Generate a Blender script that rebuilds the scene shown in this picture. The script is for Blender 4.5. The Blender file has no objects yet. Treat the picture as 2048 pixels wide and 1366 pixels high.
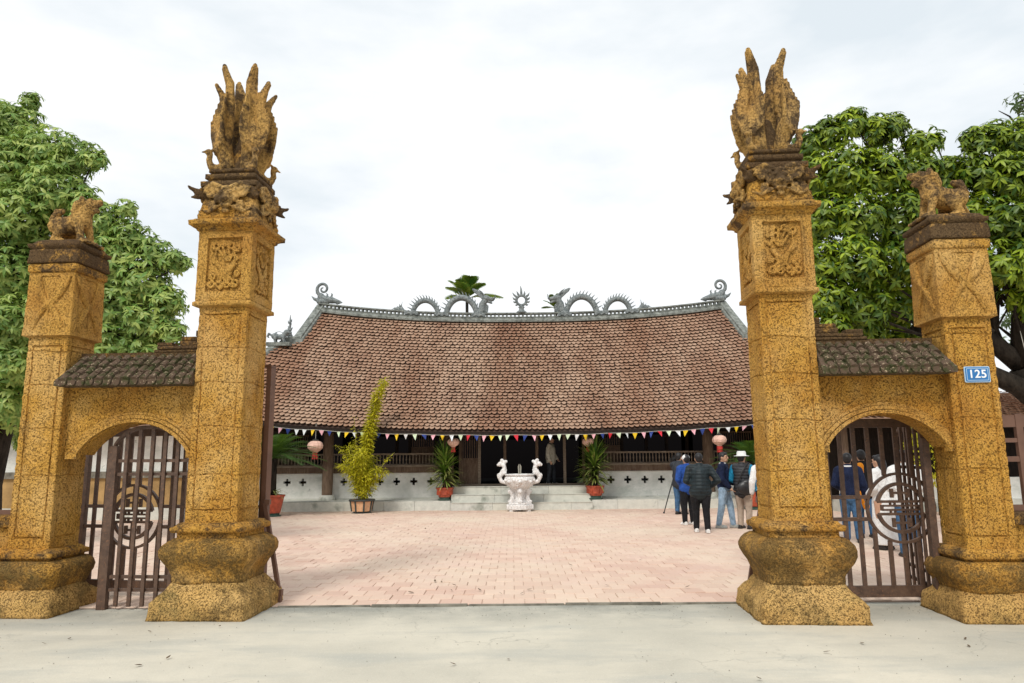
import bpy, math, random
import numpy as np
from mathutils import Vector, Matrix, noise

random.seed(7); rng = np.random.default_rng(7)
SC = bpy.context.scene
COL = SC.collection
PI = math.pi

# ------------------------------------------------------------------ camera
cam_data = bpy.data.cameras.new('camera'); cam = bpy.data.objects.new('camera', cam_data); COL.objects.link(cam)
PITCH = math.atan(232 / 1422); ROLL = math.radians(0.5)
fwd = Vector((0, math.cos(PITCH), math.sin(PITCH))); up0 = Vector((0, -math.sin(PITCH), math.cos(PITCH))); rt0 = Vector((1, 0, 0))
rt = rt0 * math.cos(ROLL) - up0 * math.sin(ROLL); up = up0 * math.cos(ROLL) + rt0 * math.sin(ROLL)
cam.matrix_world = Matrix((( rt.x, up.x, -fwd.x, 0), (rt.y, up.y, -fwd.y, 0), (rt.z, up.z, -fwd.z, 1.62), (0, 0, 0, 1)))
cam_data.sensor_width = 36; cam_data.lens = 1422 / 2048 * 36; cam_data.clip_end = 3000; cam_data.clip_start = 0.05
SC.camera = cam

# ------------------------------------------------------------------ sky, sun, exposure
SUN_EL, SUN_AZ = math.radians(47), math.radians(200)          # veiled sun, high, behind and left of the camera
world = bpy.data.worlds.new('World'); SC.world = world; world.use_nodes = True
nt = world.node_tree; nt.nodes.clear()
def wn(t, **k):
    n = nt.nodes.new(t)
    for a, b in k.items(): setattr(n, a, b)
    return n
sky = wn('ShaderNodeTexSky', sky_type='NISHITA', sun_disc=False, sun_elevation=SUN_EL, sun_rotation=SUN_AZ)
tc = wn('ShaderNodeTexCoord'); mp = wn('ShaderNodeMapping'); mp.inputs['Scale'].default_value = (1.0, 1.0, 2.6)
n1 = wn('ShaderNodeTexNoise'); n1.inputs['Scale'].default_value = 2.3; n1.inputs['Detail'].default_value = 6; n1.inputs['Roughness'].default_value = .52
cr = wn('ShaderNodeValToRGB'); cr.color_ramp.elements[0].position = .36; cr.color_ramp.elements[1].position = .55
cr.color_ramp.elements[0].color = (5.7, 6.2, 6.55, 1); cr.color_ramp.elements[1].color = (7.6, 7.7, 7.75, 1)
mx = wn('ShaderNodeMix', data_type='RGBA'); mx.inputs[0].default_value = .95
bg = wn('ShaderNodeBackground'); bg.inputs['Strength'].default_value = .1
ow = wn('ShaderNodeOutputWorld')
L = nt.links.new
L(tc.outputs['Generated'], mp.inputs['Vector']); L(mp.outputs[0], n1.inputs['Vector']); L(n1.outputs['Fac'], cr.inputs[0])
L(sky.outputs[0], mx.inputs[6]); L(cr.outputs[0], mx.inputs[7]); L(mx.outputs[2], bg.inputs['Color']); L(bg.outputs[0], ow.inputs[0])
sun_d = bpy.data.lights.new('sun', 'SUN'); sun_d.energy = 1.5; sun_d.angle = math.radians(14); sun_d.color = (1, .96, .89)
sun = bpy.data.objects.new('sun', sun_d); COL.objects.link(sun)
sdir = Vector((math.sin(SUN_AZ) * math.cos(SUN_EL), math.cos(SUN_AZ) * math.cos(SUN_EL), math.sin(SUN_EL)))
sun.rotation_euler = sdir.to_track_quat('Z', 'Y').to_euler(); sun.location = (0, -20, 40)
vs = SC.view_settings; vs.view_transform = 'Standard'; vs.look = 'None'; vs.exposure = 0.52; vs.gamma = 1; vs.use_curve_mapping = False
SC.cycles.use_denoising = True; SC.cycles.max_bounces = 6; SC.cycles.transparent_max_bounces = 8

# ------------------------------------------------------------------ mesh helpers
def rotz(a): return np.array([[math.cos(a), -math.sin(a), 0], [math.sin(a), math.cos(a), 0], [0, 0, 1.]])
def basis(d):
    d = np.array(d, float); d /= np.linalg.norm(d) + 1e-12
    a = np.array([0, 0, 1.]) if abs(d[2]) < .9 else np.array([1., 0, 0])
    u = np.cross(a, d); u /= np.linalg.norm(u); return u, np.cross(d, u), d
class MB:
    def __init__(s): s.v = []; s.f = []; s.n = 0
    def add(s, v, f):
        v = np.asarray(v, float); s.v.append(v); n = s.n
        s.f.extend([tuple(i + n for i in q) for q in f]); s.n += len(v); return s
    def box(s, x0, x1, y0, y1, z0, z1, M=None, c=None):
        v = np.array([(x0,y0,z0),(x1,y0,z0),(x1,y1,z0),(x0,y1,z0),(x0,y0,z1),(x1,y0,z1),(x1,y1,z1),(x0,y1,z1)], float)
        if M is not None: v = v @ np.asarray(M).T
        if c is not None: v = v + np.asarray(c)
        return s.add(v, [(0,3,2,1),(4,5,6,7),(0,1,5,4),(1,2,6,5),(2,3,7,6),(3,0,4,7)])
    def bar(s, p, q, w, h=None):                       # square bar between two points
        h = h or w; p = np.array(p, float); q = np.array(q, float); u, v, d = basis(q - p); o = []
        for b in (p, q):
            for a, c in ((-1,-1),(1,-1),(1,1),(-1,1)): o.append(b + u*a*w/2 + v*c*h/2)
        return s.add(o, [(3,2,1,0),(4,5,6,7),(0,1,5,4),(1,2,6,5),(2,3,7,6),(3,0,4,7)])
    def tube(s, pts, rad, n=8, cap=True, flat=1.0):
        pts = np.array(pts, float); m = len(pts); rad = np.broadcast_to(np.array(rad, float), (m,)); o = []
        t = np.gradient(pts, axis=0); u, v, _ = basis(t[0])
        for i in range(m):
            d = t[i] / (np.linalg.norm(t[i]) + 1e-12); u = u - d * (u @ d); u /= np.linalg.norm(u) + 1e-12; v = np.cross(d, u)
            for k in range(n):
                a = 2*PI*k/n; o.append(pts[i] + rad[i]*(math.cos(a)*u + flat*math.sin(a)*v))
        f = [(i*n+k, i*n+(k+1)%n, (i+1)*n+(k+1)%n, (i+1)*n+k) for i in range(m-1) for k in range(n)]
        if cap: f += [tuple(range(n-1,-1,-1)), tuple((m-1)*n+k for k in range(n))]
        return s.add(o, f)
    def ell(s, c, r, M=None, nu=14, nv=9):
        o = [(0,0,-1)]
        for j in range(1, nv):
            p = -PI/2 + PI*j/nv
            o += [(math.cos(p)*math.cos(2*PI*k/nu), math.cos(p)*math.sin(2*PI*k/nu), math.sin(p)) for k in range(nu)]
        o.append((0,0,1)); o = np.array(o) * np.array(r if hasattr(r, '__len__') else (r,r,r))
        if M is not None: o = o @ np.asarray(M).T
        o = o + np.array(c, float); e = len(o)-1
        f = [(0, 1+(k+1)%nu, 1+k) for k in range(nu)] + [(e, 1+(nv-2)*nu+k, 1+(nv-2)*nu+(k+1)%nu) for k in range(nu)]
        f += [(1+j*nu+k, 1+j*nu+(k+1)%nu, 1+(j+1)*nu+(k+1)%nu, 1+(j+1)*nu+k) for j in range(nv-2) for k in range(nu)]
        return s.add(o, f)
    def cap(s, p, q, r1, r2, n=12):                    # tapered capsule
        p = np.array(p, float); q = np.array(q, float); d = q - p; Ln = np.linalg.norm(d)
        if Ln < 1e-6: return s.ell(p, r1)
        d /= Ln
        P = [p - d*r1*.98, p - d*r1*.75, p - d*r1*.35, p, q, q + d*r2*.35, q + d*r2*.75, q + d*r2*.98]
        R = [r1*.12, r1*.66, r1*.94, r1, r2, r2*.94, r2*.66, r2*.12]
        return s.tube(P, R, n)
    def chain(s, pts, rad, n=12):
        for i in range(len(pts)-1): s.cap(pts[i], pts[i+1], rad[i], rad[i+1], n)
        return s
    def lathe(s, prof, n=20, c=(0,0,0), phase=0, flat=False):
        o = [(r*math.cos(2*PI*k/n+phase), r*math.sin(2*PI*k/n+phase), z) for r, z in prof for k in range(n)]; m = len(prof)
        f = [(i*n+k, i*n+(k+1)%n, (i+1)*n+(k+1)%n, (i+1)*n+k) for i in range(m-1) for k in range(n)]
        f += [tuple(range(n-1,-1,-1)), tuple((m-1)*n+k for k in range(n))]
        return s.add(np.array(o) + np.array(c, float), f)
    def prism(s, poly, h, M=None, c=None):             # polygon in xz extruded along y from 0 to h
        n = len(poly); v = np.array([(x,0,z) for x,z in poly] + [(x,h,z) for x,z in poly], float)
        if M is not None: v = v @ np.asarray(M).T
        if c is not None: v = v + np.asarray(c)
        return s.add(v, [tuple(range(n)), tuple(range(2*n-1,n-1,-1))] + [(i, i+n, (i+1)%n+n, (i+1)%n) for i in range(n)])
    def mesh(s, name):
        me = bpy.data.meshes.new(name); V = np.concatenate(s.v) if s.v else np.zeros((0,3))
        me.from_pydata(V.tolist(), [], s.f); me.update(); return me
    def build(s, name, mat, parent=None, smooth=False, auto=None, **kw):
        me = s.mesh(name)
        return link(name, me, mat, parent, smooth, auto, **kw)
def link(name, me, mat, parent=None, smooth=False, auto=None, loc=None, rz=0, label=None, kind=None):
    o = bpy.data.objects.new(name, me); COL.objects.link(o)
    if mat is not None and not me.materials: me.materials.append(MAT[mat] if isinstance(mat, str) else mat)
    if smooth: me.polygons.foreach_set('use_smooth', [True]*len(me.polygons))
    if auto:
        me.polygons.foreach_set('use_smooth', [True]*len(me.polygons)); me.set_sharp_from_angle(angle=math.radians(auto))
    if parent is not None: o.parent = parent
    if loc is not None: o.location = loc
    if rz: o.rotation_euler[2] = rz
    if label: o['label'] = label
    if kind: o['kind'] = kind
    return o
def tag(o, label, cat, group=None, kind=None):
    o['label'] = label
    if cat: o['category'] = cat
    if group: o['group'] = group
    if kind: o['kind'] = kind
    return o
def thing(name, label, cat, loc=(0,0,0), rz=0, group=None):
    o = bpy.data.objects.new(name, None); COL.objects.link(o); o.empty_display_size = .2
    o.location = loc; o.rotation_euler[2] = rz; return tag(o, label, cat, group)
def struct(o, label=None):
    o['kind'] = 'structure'
    if label: o['label'] = label
    return o
def sculpt(mb, name, mat, parent=None, vox=.014, smooth=4, disp=0, dsize=.06, **kw):   # union of overlapping solids as one skin
    o = mb.build(name, mat, parent, smooth=True, **kw)
    r = o.modifiers.new('union', 'REMESH'); r.mode = 'VOXEL'; r.voxel_size = vox; r.use_smooth_shade = True
    if smooth: s = o.modifiers.new('soft', 'SMOOTH'); s.iterations = smooth; s.factor = .5
    if disp:
        t = bpy.data.textures.get('chip%g' % dsize) or bpy.data.textures.new('chip%g' % dsize, 'CLOUDS'); t.noise_scale = dsize; t.noise_depth = 3
        d = o.modifiers.new('chip', 'DISPLACE'); d.texture = t; d.strength = disp; d.mid_level = .5
    return o
def fbm(p, sc=1.0, oc=3):
    return noise.fractal(Vector(p) * sc, 1.0, 2.0, oc)
# ------------------------------------------------------------------ materials
MAT = {}
class NB:
    def __init__(s, name):
        s.m = bpy.data.materials.new(name); s.m.use_nodes = True; s.t = s.m.node_tree; s.N = s.t.nodes
        s.p = s.N['Principled BSDF']; MAT[name] = s.m; s.geo = s.N.new('ShaderNodeNewGeometry'); s.tc = s.N.new('ShaderNodeTexCoord')
        s.vec = s.geo.outputs['Position']
    def L(s, a, b): s.t.links.new(a, b)
    def noise(s, sc, det=4, rough=.55, vec=None, scale3=None):
        n = s.N.new('ShaderNodeTexNoise'); n.inputs['Scale'].default_value = sc; n.inputs['Detail'].default_value = det; n.inputs['Roughness'].default_value = rough
        v = vec or s.vec
        if scale3:
            m = s.N.new('ShaderNodeMapping'); m.inputs['Scale'].default_value = scale3; s.L(v, m.inputs[0]); v = m.outputs[0]
        s.L(v, n.inputs['Vector']); return n.outputs['Fac']
    def voro(s, sc, feat='F1', vec=None):
        n = s.N.new('ShaderNodeTexVoronoi'); n.feature = feat; n.inputs['Scale'].default_value = sc; s.L(vec or s.vec, n.inputs['Vector']); return n.outputs['Distance']
    def ramp(s, fac, a, b, ca=(0,0,0,1), cb=(1,1,1,1)):
        r = s.N.new('ShaderNodeValToRGB'); e = r.color_ramp.elements; e[0].position = a; e[1].position = b; e[0].color = (*ca[:3],1); e[1].color = (*cb[:3],1)
        s.L(fac, r.inputs[0]); return r.outputs[0]
    def mix(s, fac, a, b, blend='MIX'):
        m = s.N.new('ShaderNodeMix'); m.data_type = 'RGBA'; m.blend_type = blend
        for i, x in ((0, fac), (6, a), (7, b)):
            if hasattr(x, 'is_linked'): s.L(x, m.inputs[i])
            elif i == 0: m.inputs[0].default_value = x
            else: m.inputs[i].default_value = (*x[:3], 1)
        return m.outputs[2]
    def math(s, op, a, b=0.0):
        m = s.N.new('ShaderNodeMath'); m.operation = op
        for i, x in ((0, a), (1, b)):
            if hasattr(x, 'is_linked'): s.L(x, m.inputs[i])
            else: m.inputs[i].default_value = x
        return m.outputs[0]
    def island(s): return s.geo.outputs['Random Per Island']
    def objrand(s):
        o = s.N.new('ShaderNodeObjectInfo'); return o.outputs['Random']
    def bump(s, h, strength=.4, dist=.02, prev=None):
        b = s.N.new('ShaderNodeBump'); b.inputs['Strength'].default_value = strength; b.inputs['Distance'].default_value = dist; s.L(h, b.inputs['Height'])
        if prev is not None: s.L(prev, b.inputs['Normal'])
        s.L(b.outputs[0], s.p.inputs['Normal']); return b.outputs[0]
    def color(s, c):
        if hasattr(c, 'is_linked'): s.L(c, s.p.inputs['Base Color'])
        else: s.p.inputs['Base Color'].default_value = (*c[:3], 1)
    def set(s, rough=.8, spec=.3, metal=0, sheen=0):
        s.p.inputs['Roughness'].default_value = rough; s.p.inputs['Specular IOR Level'].default_value = spec; s.p.inputs['Metallic'].default_value = metal
        if sheen: s.p.inputs['Sheen Weight'].default_value = sheen
        return s
def laterite(name, dark=0.0, moss=0.0, pale=0.0, pits=.68):
    b = NB(name); g = b.voro(66); n2 = b.noise(105, 4, .65); big = b.noise(1.3, 5, .6); mid = b.noise(7, 4, .6); streak = b.noise(2.0, 5, .6, scale3=(5, 5, .55))
    c = b.ramp(n2, .30, .70, (.33, .135, .015), (.84, .485, .10))
    c = b.mix(b.math('MULTIPLY', b.ramp(mid, .40, .68), .55), c, (.72, .40, .10))
    c = b.mix(b.math('MULTIPLY', b.ramp(big, .46, .68), .55), c, (.40, .150, .018))
    c = b.mix(b.math('MULTIPLY', b.ramp(b.noise(.9, 5, .65), .48, .62), .5), c, (.80, .52, .20))
    if pale: c = b.mix(pale, c, (.62, .44, .20))
    pit = b.math('MULTIPLY', b.ramp(b.noise(52, 3, .55), .545, .62), b.ramp(g, .22, .5))
    pit2 = b.ramp(b.noise(120, 2, .5), .585, .65)
    allp = b.math('MAXIMUM', pit, b.math('MULTIPLY', pit2, .75))
    c = b.mix(b.math('MULTIPLY', allp, pits), c, (.075, .031, .009))
    c = b.mix(b.math('MULTIPLY', b.ramp(streak, .55, .72), .45), c, (.135, .068, .022))
    if dark:
        m = b.ramp(b.math('ADD', b.noise(3.6, 7, .7), b.math('MULTIPLY', b.noise(26, 3, .6), .35)), .82 - .36*dark, .98 - .36*dark)
        c = b.mix(b.math('MULTIPLY', m, .9), c, b.mix(b.ramp(n2, .3, .7), (.026, .017, .012), (.13, .085, .052)))
    if moss:
        m = b.ramp(b.math('ADD', b.noise(2.8, 7, .7), b.math('MULTIPLY', b.noise(34, 3, .6), .45)), .84 - .32*moss, 1.04 - .32*moss)
        c = b.mix(b.math('MULTIPLY', m, .85), c, b.mix(b.ramp(n2, .3, .7), (.058, .036, .014), (.24, .155, .055)))
        c = b.mix(b.math('MULTIPLY', b.ramp(b.noise(1.9, 6, .7), .56, .68), .5), c, (.10, .095, .035))
    b.color(c); b.set(.92, .18)
    h = b.math('SUBTRACT', b.math('MULTIPLY', n2, .7), b.math('MULTIPLY', allp, 1.2))
    b.bump(h, .9, .02); return b
laterite('laterite'); laterite('laterite_carved', pits=.5, pale=.1); laterite('laterite_aged', dark=.5, pits=.55); laterite('laterite_black', dark=1.0, pits=.5); laterite('laterite_moss', moss=.82, dark=.2, pits=.5); laterite('laterite_foot', moss=.4, pale=.4, pits=.7); laterite('laterite_statue', dark=.62, pale=.35, pits=.3)

b = NB('old_tile'); n2 = b.noise(30, 4); c = b.mix(b.ramp(b.island(), 0, 1), (.155, .095, .062), (.075, .058, .042))
c = b.mix(b.ramp(b.noise(14, 4), .45, .62), c, (.052, .055, .022)); c = b.mix(b.ramp(b.noise(40, 2), .62, .7), c, (.42, .33, .22)); b.color(c); b.set(.95, .15); b.bump(n2, .6, .02)

b = NB('roof_tile'); isl = b.island(); big = b.noise(.62, 5, .55, scale3=(1, .16, .16)); mid = b.noise(1.3, 4, .6, scale3=(1, .5, .5))
c = b.mix(isl, (.262, .140, .088), (.315, .178, .112)); c = b.mix(b.math('MULTIPLY', b.ramp(b.math('ADD', b.math('MULTIPLY', big, .7), b.math('MULTIPLY', mid, .3)), .40, .58), .8), c, b.mix(isl, (.385, .255, .175), (.475, .33, .235)))
c = b.mix(b.math('MULTIPLY', b.ramp(b.noise(.8, 5, .6, scale3=(1, .35, .35)), .52, .68), .5), c, (.18, .085, .056)); c = b.mix(b.math('MULTIPLY', b.ramp(b.noise(17, 2), .60, .72), .4), c, (.46, .36, .28))
b.color(c); b.set(.9, .2); b.bump(b.noise(40, 3), .3, .01)
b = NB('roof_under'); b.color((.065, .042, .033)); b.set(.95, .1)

b = NB('grey_stucco'); n = b.noise(7, 5, .65); c = b.ramp(n, .35, .68, (.10, .11, .10), (.33, .35, .32)); c = b.mix(b.ramp(b.noise(28, 3), .56, .7), c, (.07, .075, .06)); b.color(c); b.set(.9, .2); b.bump(n, .4, .02)
b = NB('grey_glaze'); n = b.noise(16, 4, .6); c = b.ramp(n, .35, .68, (.085, .105, .11), (.29, .315, .31)); c = b.mix(b.ramp(b.noise(40, 2), .55, .68), c, (.06, .08, .085)); b.color(c); b.set(.6, .35); b.bump(n, .3, .02)
b = NB('plaster'); n = b.noise(2.2, 6, .65); c = b.ramp(n, .35, .66, (.66, .67, .62), (.88, .87, .83)); c = b.mix(b.ramp(b.noise(1.1, 6, .7, scale3=(1, 1, 2.2)), .52, .72), c, (.52, .56, .51)); c = b.mix(b.ramp(b.noise(4.5, 5, .7), .63, .72), c, (.21, .235, .20)); b.color(c); b.set(.93, .15); b.bump(b.noise(25, 4), .25, .01)
b = NB('stone'); n = b.noise(5, 6, .65); c = b.ramp(n, .3, .7, (.46, .47, .43), (.68, .68, .62)); c = b.mix(b.math('MULTIPLY', b.objrand(), .5), c, (.64, .62, .53)); c = b.mix(b.ramp(b.noise(2.3, 5), .58, .72), c, (.26, .28, .235)); b.color(c); b.set(.9, .2); b.bump(b.noise(30, 4), .35, .01)
b = NB('white_stone'); n = b.noise(22, 5, .6); c = b.ramp(n, .34, .62, (.52, .49, .47), (.84, .83, .82)); c = b.mix(b.math('MULTIPLY', b.ramp(b.noise(9, 4), .58, .75), .5), c, (.50, .33, .25)); b.color(c); b.set(.8, .3); b.bump(n, .5, .015)
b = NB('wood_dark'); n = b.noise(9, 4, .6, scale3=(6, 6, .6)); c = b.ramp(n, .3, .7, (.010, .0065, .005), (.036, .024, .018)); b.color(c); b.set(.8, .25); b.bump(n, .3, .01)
b = NB('wood_interior_shade'); b.color((.0045, .0035, .004)); b.set(.9, .1)  # near-black: the hall's inner shade is put into this wood's colour
b = NB('wood_worn'); n = b.noise(7, 5, .6, scale3=(5, 5, .5)); c = b.ramp(n, .3, .7, (.10, .066, .045), (.235, .165, .115)); c = b.mix(b.ramp(b.noise(3, 4), .5, .75), c, (.10, .06, .045)); b.color(c); b.set(.85, .2); b.bump(n, .4, .01)
b = NB('wood_grey'); n = b.noise(8, 5, .6, scale3=(.8, 5, 5)); c = b.ramp(n, .3, .7, (.16, .115, .085), (.36, .295, .225)); b.color(c); b.set(.85, .2); b.bump(n, .4, .01)
b = NB('iron'); n = b.noise(14, 5, .6); c = b.ramp(n, .3, .72, (.060, .033, .022), (.135, .078, .050)); c = b.mix(b.ramp(b.noise(45, 3), .60, .70), c, (.20, .095, .05)); b.color(c); b.set(.55, .45); b.bump(b.noise(60, 3), .2, .004)
b = NB('brown_paint'); n = b.noise(5, 4); c = b.ramp(n, .3, .7, (.115, .058, .038), (.17, .088, .058)); b.color(c); b.set(.5, .4)

b = NB('concrete'); n = b.noise(.55, 7, .6); f = b.noise(38, 4, .6); c = b.ramp(n, .34, .66, (.47, .445, .37), (.63, .585, .48))
c = b.mix(b.math('MULTIPLY', b.ramp(b.noise(1.0, 6, .62, scale3=(.5, 1.5, 1)), .50, .66), .7), c, (.40, .40, .355))
mpn = b.N.new('ShaderNodeSeparateXYZ'); b.L(b.vec, mpn.inputs[0])
er = b.N.new('ShaderNodeMapRange'); er.inputs[1].default_value = 7.2; er.inputs[2].default_value = 8.3; b.L(mpn.outputs[1], er.inputs[0])
damp = b.math('MULTIPLY', er.outputs[0], b.ramp(b.noise(1.4, 6, .65), .30, .62))
c = b.mix(b.math('MULTIPLY', damp, .95), c, (.215, .22, .195)); c = b.mix(b.math('MULTIPLY', b.ramp(f, .62, .72), .35), c, (.33, .32, .28)); c = b.mix(b.math('MULTIPLY', b.ramp(b.noise(70, 2), .60, .7), .3), c, (.75, .73, .66))
crk = b.N.new('ShaderNodeTexVoronoi'); crk.feature = 'DISTANCE_TO_EDGE'; crk.inputs['Scale'].default_value = .42
wv = b.N.new('ShaderNodeVectorMath'); wv.operation = 'ADD'; nz = b.N.new('ShaderNodeTexNoise'); nz.inputs['Scale'].default_value = 2.2; nz.inputs['Detail'].default_value = 5; b.L(b.vec, nz.inputs['Vector']); b.L(b.vec, wv.inputs[0]); b.L(nz.outputs['Color'], wv.inputs[1]); b.L(wv.outputs[0], crk.inputs['Vector'])
ck = b.math('MULTIPLY', b.ramp(crk.outputs['Distance'], .0, .006, (1,1,1), (0,0,0)), b.ramp(b.noise(.7, 3), .46, .6)); c = b.mix(b.math('MULTIPLY', ck, .45), c, (.25, .245, .21))
c = b.mix(b.math('MULTIPLY', b.ramp(b.noise(.8, 6, .7, scale3=(.35, 2.2, 1)), .54, .66), .4), c, (.40, .39, .34)); c = b.mix(b.math('MULTIPLY', b.ramp(b.noise(11, 5, .7), .56, .70), .28), c, (.40, .385, .33))
b.color(c); b.set(.88, .25); b.bump(b.math('SUBTRACT', f, ck), .3, .008)
b = NB('earth'); b.color(b.ramp(b.noise(.3, 5), .3, .7, (.25, .21, .15), (.40, .35, .27))); b.set(.95, .1)
b = NB('paver'); isl = b.island(); r2 = b.objrand(); t = b.math('FRACT', b.math('ADD', isl, r2)); c = b.mix(t, (.60, .415, .33), (.69, .515, .41)); c = b.mix(b.math('MULTIPLY', b.ramp(b.noise(.35, 5, .6), .42, .64), .6), c, (.70, .60, .47)); c = b.mix(b.math('MULTIPLY', b.ramp(b.noise(1.2, 5), .52, .72), .4), c, (.64, .46, .40)); c = b.mix(b.math('MULTIPLY', b.ramp(b.noise(28, 3), .60, .72), .3), c, (.42, .34, .27)); b.color(c); b.set(.9, .2); b.bump(b.noise(60, 3), .25, .004)
b = NB('joint_sand'); b.color(b.ramp(b.noise(20, 3), .3, .7, (.50, .39, .31), (.60, .49, .40))); b.set(.95, .1)

def plain(name, col, rough=.7, spec=.3, var=.25, sc=12, sheen=0):
    b = NB(name); n = b.noise(sc, 3); b.color(b.mix(b.ramp(n, .3, .7), tuple(x*(1-var) for x in col), tuple(min(1, x*(1+var)) for x in col))); b.set(rough, spec, sheen=sheen)
    if any(k in name for k in ('cloth', 'denim', 'khaki')): b.bump(b.noise(9, 4, .6, scale3=(1.6, 1.6, .8)), .9, .05)
    return b
def leafmat(name, c1, c2, trans=.25, rough=.45):
    b = NB(name); isl = b.island(); c = b.mix(isl, c1, c2); c = b.mix(b.math('MULTIPLY', b.ramp(b.noise(.9, 3), .42, .6), .5), c, tuple(x*.7 for x in c1)); b.color(c); b.set(rough, .4)
    tr = b.N.new('ShaderNodeBsdfTranslucent'); b.L(b.mix(.35, c, (.35, .5, .03)), tr.inputs[0]); ms = b.N.new('ShaderNodeMixShader'); ms.inputs[0].default_value = trans
    out = b.N['Material Output']; b.L(b.p.outputs[0], ms.inputs[1]); b.L(tr.outputs[0], ms.inputs[2]); b.L(ms.outputs[0], out.inputs[0]); return b
leafmat('leaf_left', (.13, .27, .05), (.52, .60, .16), .28); leafmat('leaf_right', (.026, .085, .006), (.36, .46, .020), .18); leafmat('leaf_far', (.05, .09, .03), (.11, .17, .05))
leafmat('leaf_strap', (.04, .13, .015), (.24, .36, .06)); leafmat('leaf_strap_pale', (.20, .24, .06), (.42, .40, .14)); leafmat('leaf_bamboo', (.44, .42, .015), (.80, .70, .05), .4); leafmat('leaf_cycad', (.025, .09, .015), (.10, .19, .035)); leafmat('leaf_palm', (.05, .15, .02), (.30, .34, .04), .35)
b = NB('bark'); n = b.noise(6, 6, .65, scale3=(2, 2, .6)); b.color(b.ramp(n, .3, .7, (.012, .010, .008), (.050, .040, .031))); b.set(.95, .1); b.bump(n, .8, .04)
plain('culm', (.40, .36, .06)); plain('red_glaze', (.42, .075, .035), .35, .5, .35, 9); plain('tan_glaze', (.62, .36, .20), .5, .4, .15); plain('dark_trim', (.05, .055, .05), .6); plain('green_trim', (.05, .09, .07), .5)
plain('soil', (.07, .05, .035), .95); plain('lantern_cloth', (.78, .50, .40), .6, .3, .15, 6); plain('lantern_red', (.55, .05, .04), .6); plain('skin', (.50, .29, .19), .55, .35, .06); plain('hair', (.012, .011, .012), .5, .4); plain('white_cloth', (.78, .78, .77), .85, .2, .06); plain('cream_cloth', (.55, .52, .43), .85, .2, .1)
plain('blue_cloth', (.018, .07, .30), .75, .25, .25); plain('navy_cloth', (.010, .016, .045), .85, .2, .3); plain('black_cloth', (.010, .010, .012), .8, .25, .3); plain('charcoal_cloth', (.030, .034, .042), .7, .3, .3); plain('denim', (.055, .125, .235), .85, .2, .4, 9); plain('pale_denim', (.27, .38, .50), .85, .2, .35, 9); plain('khaki', (.42, .335, .265), .85, .2, .15, 8)
plain('orange_cloth', (.72, .25, .015), .8, .2, .1); plain('cyan_cloth', (.015, .21, .38), .75, .2, .2); plain('shoe_white', (.72, .70, .67), .6); plain('shoe_dark', (.03, .025, .022), .5); plain('grey_cloth', (.34, .35, .33), .85, .2, .15); plain('leather', (.018, .017, .018), .4, .5); plain('plastic_black', (.012, .012, .013), .4, .5); plain('lining', (.30, .27, .28), .8)
b = NB('puffer'); sp = b.N.new('ShaderNodeSeparateXYZ'); b.L(b.tc.outputs['Object'], sp.inputs[0]); w = b.math('ABSOLUTE', b.math('SINE', b.math('MULTIPLY', sp.outputs[2], 42))); b.color(b.mix(b.ramp(b.noise(10, 3), .3, .7), (.008, .014, .018), (.017, .029, .034))); b.set(.55, .3); b.bump(w, .35, .02)
b = NB('puffer_grey'); sp = b.N.new('ShaderNodeSeparateXYZ'); b.L(b.tc.outputs['Object'], sp.inputs[0]); w = b.math('ABSOLUTE', b.math('SINE', b.math('MULTIPLY', sp.outputs[2], 46))); b.color(b.mix(b.ramp(w, .15, .6), (.012, .012, .014), (.038, .039, .044))); b.set(.55, .3); b.bump(w, .4, .02)
plain('sign_blue', (.02, .16, .42), .35, .5, .06); plain('sign_white', (.82, .84, .86), .4, .4, .03); plain('sign_rim', (.45, .60, .72), .4, .4, .05); plain('leaf_litter', (.11, .075, .045), .8, .2, .4, 30); plain('string', (.5, .48, .42), .9)
for nm, cc in (('pennant_white', (.78, .80, .82)), ('pennant_yellow', (.78, .53, .02)), ('pennant_pink', (.80, .44, .50)), ('pennant_blue', (.03, .06, .26)), ('pennant_red', (.62, .03, .05)), ('pennant_green', (.66, .78, .56))): plain(nm, cc, .6, .3, .08)
plain('yellow_wall', (.37, .235, .10), .9, .15, .25, 3); plain('ledge', (.20, .185, .15), .95, .1, .45, 6); plain('flag', (.55, .09, .03), .7)
# ------------------------------------------------------------------ ground
def sheet(name, x0, x1, y0, y1, z, mat, label):
    m = MB(); m.add([(x0,y0,z),(x1,y0,z),(x1,y1,z),(x0,y1,z)], [(0,1,2,3)]); return struct(m.build(name, mat), label)
sheet('ground', -900, 900, -200, 1500, -.06, 'earth', 'bare earth ground stretching away beyond the walls')
def undulating(name, x0, x1, y0, y1, z, mat, label, st=.25, amp=.006):
    xs = np.arange(x0, x1+.01, st); ys = np.arange(y0, y1+.01, st); V = [(x, y, z + amp*fbm((x, y, 3), .8, 3)) for y in ys for x in xs]; n = len(xs)
    F = [(j*n+i, j*n+i+1, (j+1)*n+i+1, (j+1)*n+i) for j in range(len(ys)-1) for i in range(n-1)]
    return struct(MB().add(V, F).build(name, mat, smooth=True), label)
YARD_Y = 8.27
undulating('road', -14, 14, -4, YARD_Y - .02, 0, 'concrete', 'pale dusty concrete road in front of the gate')
yard = sheet('courtyard', -15, 15, YARD_Y, 34, .004, 'joint_sand', 'pink brick paved courtyard between gate and hall')
BW, BD = .24, .285
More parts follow.
